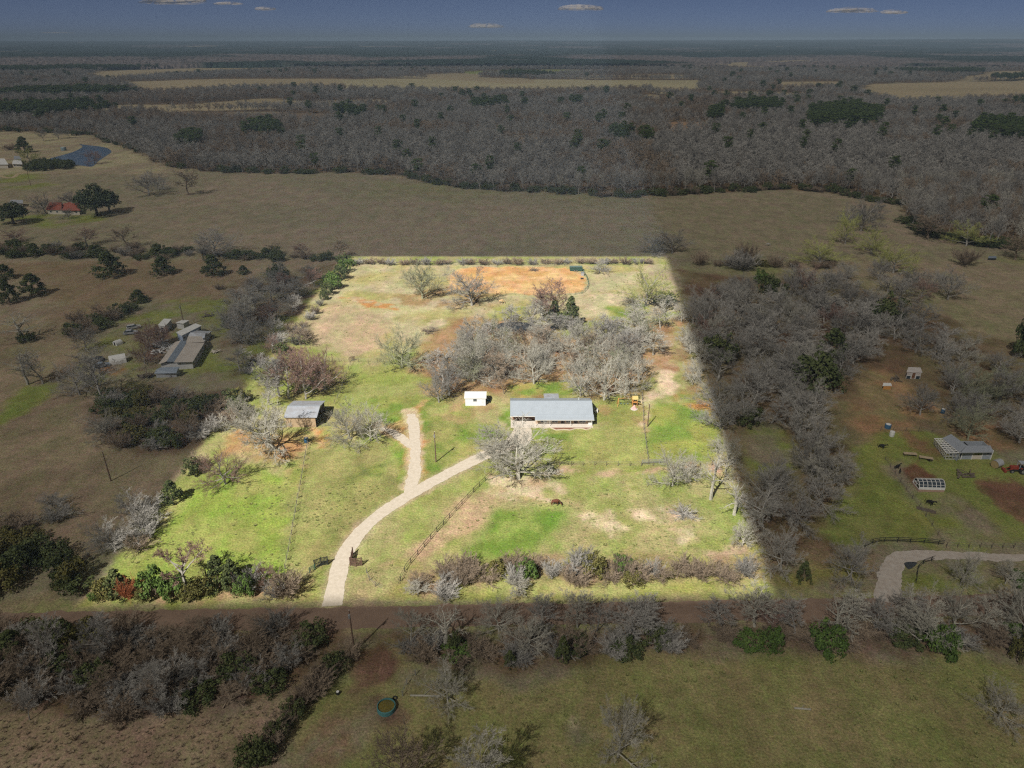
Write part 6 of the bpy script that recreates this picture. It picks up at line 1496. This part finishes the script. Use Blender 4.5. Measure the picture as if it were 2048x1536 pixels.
# --- beyond that the canopy itself, one rough sheet with real height
cy = [2650.0]
while cy[-1] < 20000: cy.append(cy[-1] * 1.0042)
cy = np.array(cy); nxc = 620
U = np.linspace(-.86, .86, nxc)
CXX = U[None, :] * cy[:, None]; CYY = np.repeat(cy[:, None], nxc, 1)
CXX = CXX + frng.uniform(-.5, .5, CXX.shape) * CYY * .0026; CYY = CYY + frng.uniform(-.4, .4, CYY.shape) * CYY * .004
cxf, cyf = CXX.ravel(), CYY.ravel()
fmk = forest_mask(cxf, cyf) & ((fbm(cxf, cyf, 1400, 71) < .63) | (fbm(cxf, cyf, 300, 72) > .5))
pine_c = sstep(.44, .54, fbm(cxf, cyf, 700, 33, 5) + .12 * sstep(3200, 5200, cyf))
hgt = np.where(fmk, frng.uniform(5, 14, len(cxf)) + 6 * pine_c, -3)
Vc = np.column_stack([cxf, cyf, hills(cxf, cyf) + hgt])
cc = np.array([.17, .14, .125]) * (1 - pine_c[:, None]) + np.array([.028, .045, .03]) * pine_c[:, None]
cc *= frng.uniform(.6, 1.35, (len(cc), 1))
ii2 = np.arange(len(cxf)).reshape(len(cy), nxc)
Fc = np.stack([ii2[:-1, :-1], ii2[:-1, 1:], ii2[1:, 1:], ii2[1:, :-1]], -1).reshape(-1, 4)
ok = (fmk[Fc].sum(1) >= 1); Fc = Fc[ok]
CM = bpy.data.materials.new('far_canopy'); CM.use_nodes = True
_a = CM.node_tree.nodes.new('ShaderNodeAttribute'); _a.attribute_name = 'gcol'; _p = CM.node_tree.nodes['Principled BSDF']; _p.inputs['Roughness'].default_value = 1; _p.inputs['Specular IOR Level'].default_value = 0
CM.node_tree.links.new(_a.outputs['Color'], _p.inputs['Base Color'])
far = link('far_forest', np_mesh('far_forest', Vc, Fc, CM, col=cc)); far['kind'] = 'stuff'

# --- tall dry grass tufts in the lower left field
tuft = []
gcoll = bpy.data.collections.new('tuft_kinds')
for j in range(3):
    rg = np.random.default_rng(90 + j); n = 46
    a_ = rg.uniform(0, 6.28, n); r_ = rg.uniform(0, .25, n); l_ = rg.uniform(.45, 1, n); t_ = rg.uniform(.1, .75, n)
    b_ = np.column_stack([r_ * np.cos(a_), r_ * np.sin(a_), np.zeros(n)]); e_ = b_ + np.column_stack([np.cos(a_) * np.sin(t_) * l_, np.sin(a_) * np.sin(t_) * l_, np.cos(t_) * l_])
    s_ = np.column_stack([-np.sin(a_), np.cos(a_), np.zeros(n)]) * .04
    V_ = np.stack([b_ - s_, b_ + s_, e_ + s_ * .5, e_ - s_ * .5], 1).reshape(-1, 3)
    o = link('grass_tuft', np_mesh('grass_tuft', V_, np.arange(4 * n).reshape(-1, 4), LEAF['drygrass'], tone=np.repeat(rg.uniform(0, 1, n), 4)))
    q = G(60 + 90 * j, 1500 - 20 * j); o.location = (q.x, q.y, 0); gcoll.objects.link(o); o['kind'] = 'stuff'
tp = []
for P, sp in [([(-60, 1445), (0, 1440), (280, 1450), (480, 1420), (600, 1400), (490, 1545), (-100, 1560)], .8)]:
    tp += scatter(P, sp, 3, 2.6)
tp = np.array(tp); pm2 = bpy.data.meshes.new('dry_grass'); pm2.vertices.add(len(tp)); pm2.vertices.foreach_set('co', np.column_stack([tp, np.zeros(len(tp))]).astype(np.float32).ravel())
a = pm2.attributes.new('vi', 'INT', 'POINT'); a.data.foreach_set('value', frng.integers(0, 3, len(tp)).astype(np.int32))
sc_ = frng.uniform(.12, .42, len(tp)) ; a = pm2.attributes.new('scl', 'FLOAT_VECTOR', 'POINT'); a.data.foreach_set('vector', np.column_stack([sc_ * 1.2, sc_ * 1.2, sc_ * .8]).astype(np.float32).ravel())
a = pm2.attributes.new('rot', 'FLOAT_VECTOR', 'POINT'); a.data.foreach_set('vector', np.column_stack([0 * sc_, 0 * sc_, frng.uniform(0, 6.28, len(tp))]).astype(np.float32).ravel())
dg_ = link('dry_grass', pm2)
cl = []
for P, sp in [([(225, 1165), (590, 1180), (612, 900), (450, 985), (370, 990)], 1.5), ([(620, 900), (810, 890), (770, 985), (640, 1105), (590, 1150)], 1.2), ([(960, 1000), (1440, 960), (1500, 1120), (860, 1130)], 1.7), ([(1075, 860), (1420, 860), (1440, 925), (1080, 925)], 1.9), ([(850, 850), (1000, 860), (960, 900), (860, 930)], 1.3), ([(700, 530), (1330, 535), (1360, 620), (900, 630), (700, 715), (620, 680)], 3.2), ([(700, 740), (880, 720), (870, 820), (680, 810)], 1.7), ([(775, 1080), (960, 960), (800, 1130), (715, 1185)], 1.3), ([(520, 1600), (640, 1420), (1100, 1370), (1400, 1310), (2048, 1320), (2100, 1600)], 1.5)]:
    cl += scatter(P, sp, 9, 2.8)
cl = np.array([q for q in cl if clear_of(q)]); cl = cl[fbm(cl[:, 0], cl[:, 1], 14, 99) > .51]
gcol2 = bpy.data.collections.new('clump_kinds')
for j in range(3):
    rg = np.random.default_rng(190 + j); n = 40; a_ = rg.uniform(0, 6.28, n); l_ = rg.uniform(.18, .42, n); t_ = rg.uniform(.2, 1.2, n)
    b_ = np.column_stack([.16 * np.cos(a_), .16 * np.sin(a_), 0 * a_]); e_ = b_ + np.column_stack([np.cos(a_) * np.sin(t_) * l_, np.sin(a_) * np.sin(t_) * l_, np.cos(t_) * l_]); s_ = np.column_stack([-np.sin(a_), np.cos(a_), 0 * a_]) * .05
    o = link('grass_clump', np_mesh('grass_clump', np.stack([b_ - s_, b_ + s_, e_ + s_ * .4, e_ - s_ * .4], 1).reshape(-1, 3), np.arange(4 * n).reshape(-1, 4), leafmat('leaf_grass', (.14, .18, .045), (.30, .29, .12)), tone=np.repeat(rg.uniform(0, 1, n), 4)))
    q = G(1150 + 60 * j, 1090); o.location = (q.x, q.y, 0); gcol2.objects.link(o); o['kind'] = 'stuff'
pm3 = bpy.data.meshes.new('grass_clumps'); pm3.vertices.add(len(cl)); pm3.vertices.foreach_set('co', np.column_stack([cl, np.zeros(len(cl))]).astype(np.float32).ravel())
a = pm3.attributes.new('vi', 'INT', 'POINT'); a.data.foreach_set('value', frng.integers(0, 3, len(cl)).astype(np.int32))
s3 = frng.uniform(.3, 1.0, len(cl)) ** 2 * .85; a = pm3.attributes.new('scl', 'FLOAT_VECTOR', 'POINT'); a.data.foreach_set('vector', np.column_stack([s3, s3, s3]).astype(np.float32).ravel())
a = pm3.attributes.new('rot', 'FLOAT_VECTOR', 'POINT'); a.data.foreach_set('vector', np.column_stack([0 * s3, 0 * s3, frng.uniform(0, 6.28, len(cl))]).astype(np.float32).ravel())
gc_ = link('grass_clumps', pm3); gc_['kind'] = 'stuff'; gc_.modifiers.new('clumps', 'NODES').node_group = scatter_group('clump_scatter', gcol2)
dg_['kind'] = 'stuff'; dg_.modifiers.new('tufts', 'NODES').node_group = scatter_group('tuft_scatter', gcoll)
for j, o in enumerate(list(src.objects)): pass

print('COUNTS', COUNT, 'far', len(Q), 'tufts', len(tp))

# ------------------------------------------------------------------ added shade deck, out of view: its lot-shaped gap lets full sun through
def deck():
    H0, H1 = 260.0, 275.0
    L = Vector((SUND.x / SUND.z, SUND.y / SUND.z, 1))
    edge = []
    for i in range(4):
        a, b = G(*PROP[i]), G(*PROP[(i + 1) % 4])
        for k in range(40): edge.append(a.lerp(b, k / 40))
    rng = random.Random(4); E_ = 40000.0; Y1 = 30000.0; RISE = 1900.0
    V = []; Fs = []; n = len(edge)
    c = sum(edge, Vector()) / n
    for H in (H0, H1):
        for k, p in enumerate(edge):
            q = p + L * H; V.append((q.x, q.y, H))
        for k, p in enumerate(edge):
            d = (p - c); d.z = 0
            q = p + L * H0; t = 1e9
            for lim, comp, o_ in ((E_, d.x, q.x), (-E_, d.x, q.x)):
                if comp * lim > 0: t = min(t, (lim - o_) / comp)
            for lim in (Y1, -E_):
                if d.y * lim > 0: t = min(t, (lim - q.y) / d.y)
            V.append((q.x + d.x * t, q.y + d.y * t, H + RISE))
    for base in (0, 2 * n):
        for k in range(n):
            j = (k + 1) % n; Fs.append((base + k, base + j, base + n + j, base + n + k))
    for k in range(n):
        j = (k + 1) % n
        Fs.append((k, j, 2 * n + j, 2 * n + k)); Fs.append((n + k, n + j, 3 * n + j, 3 * n + k))
    m = bpy.data.materials.new('shade_film'); m.use_nodes = True; nt = m.node_tree; nt.nodes.clear()
    o = nt.nodes.new('ShaderNodeOutputMaterial'); mx = nt.nodes.new('ShaderNodeMixShader'); t = nt.nodes.new('ShaderNodeBsdfTransparent'); df = nt.nodes.new('ShaderNodeBsdfDiffuse')
    df.inputs[0].default_value = (.8, .8, .8, 1); mx.inputs[0].default_value = .475
    nt.links.new(df.outputs[0], mx.inputs[1]); nt.links.new(t.outputs[0], mx.inputs[2]); nt.links.new(mx.outputs[0], o.inputs[0])
    me = bpy.data.meshes.new('shade_deck'); me.from_pydata(V, [], Fs); me.materials.append(m)
    structure('shade_deck', me)
deck()
# small fair-weather clouds low in the sky ahead
def sky_cloud(x, y, w, h, seed):
    D = 12500.0
    dx = (x - 1024) / FPX; dy = (768 - y) / FPX
    d = Vector((dx, ca + dy * sa, -sa + dy * ca)); p = Vector((0, 0, CAMH)) + d * (D / d.y)
    W = w / FPX * D / 2; Hh = h / FPX * D / 2
    rng = np.random.default_rng(seed); nu, nv = 40, 18
    V = []
    for j in range(nv + 1):
        th = math.pi * j / nv
        for i in range(nu):
            ph = 2 * math.pi * i / nu
            V.append((math.sin(th) * math.cos(ph), math.sin(th) * math.sin(ph), math.cos(th)))
    V = np.array(V); nn = fbm(V[:, 0] + V[:, 1] * .7 + 9, V[:, 2] + V[:, 1] + 9, .5, seed)
    s = .75 + .6 * nn
    zz = np.where(V[:, 2] < 0, V[:, 2] * .45, V[:, 2])
    V2 = np.column_stack([V[:, 0] * s * W, V[:, 1] * s * W * .5, zz * s * Hh])
    Fs = [(j * nu + i, j * nu + (i + 1) % nu, (j + 1) * nu + (i + 1) % nu, (j + 1) * nu + i) for j in range(nv) for i in range(nu)]
    m = bpy.data.materials.get('cloud_puff')
    if not m:
        m = bpy.data.materials.new('cloud_puff'); m.use_nodes = True; nt = m.node_tree; nt.nodes.clear()
        o = nt.nodes.new('ShaderNodeOutputMaterial'); mx = nt.nodes.new('ShaderNodeMixShader'); t = nt.nodes.new('ShaderNodeBsdfTransparent'); df = nt.nodes.new('ShaderNodeBsdfDiffuse')
        df.inputs[0].default_value = (.92, .82, .72, 1)
        lw = nt.nodes.new('ShaderNodeLayerWeight'); lw.inputs[0].default_value = .35
        r = nt.nodes.new('ShaderNodeMapRange'); r.inputs['From Min'].default_value = .1; r.inputs['From Max'].default_value = .8; r.inputs['To Min'].default_value = .35; r.inputs['To Max'].default_value = 1
        tc = nt.nodes.new('ShaderNodeTexCoord'); no = nt.nodes.new('ShaderNodeTexNoise'); no.inputs['Scale'].default_value = .012; no.inputs['Detail'].default_value = 6; no.inputs['Roughness'].default_value = .7
        nt.links.new(tc.outputs['Object'], no.inputs['Vector']); n2 = nt.nodes.new('ShaderNodeMapRange'); n2.inputs['From Min'].default_value = .4; n2.inputs['From Max'].default_value = .62
        nt.links.new(no.outputs['Fac'], n2.inputs['Value']); nt.links.new(lw.outputs['Facing'], r.inputs['Value'])
        ad = nt.nodes.new('ShaderNodeMath'); ad.operation = 'MAXIMUM'; nt.links.new(r.outputs[0], ad.inputs[0]); nt.links.new(n2.outputs[0], ad.inputs[1]); nt.links.new(ad.outputs[0], mx.inputs[0])
        nt.links.new(df.outputs[0], mx.inputs[1]); nt.links.new(t.outputs[0], mx.inputs[2]); nt.links.new(mx.outputs[0], o.inputs[0])
    o = structure('cloud', np_mesh('cloud', V2, np.array(Fs), m, smooth=True)); o.location = p
for k, c in enumerate([(350, 4, 110, 20), (1162, 18, 78, 14), (972, 54, 62, 12), (1702, 23, 84, 13), (1786, 26, 44, 10), (455, 8, 50, 8), (530, 19, 36, 8), (115, 66, 60, 4)]): sky_cloud(*c, 5 + k)

# ------------------------------------------------------------------ haze in the air
hm = bpy.data.materials.new('haze'); hm.use_nodes = True; hn = hm.node_tree; hn.nodes.clear()
ho = hn.nodes.new('ShaderNodeOutputMaterial'); hv = hn.nodes.new('ShaderNodeVolumePrincipled')
hv.inputs['Density'].default_value = .00011; hv.inputs['Color'].default_value = (.58, .78, 1.0, 1); hv.inputs['Anisotropy'].default_value = -.3
hn.links.new(hv.outputs[0], ho.inputs['Volume'])
hb = MB().box(-46000, -700, -20, 46000, 46000, 200); hz = link('haze', hb.mesh('haze', hm)); hz['kind'] = 'stuff'
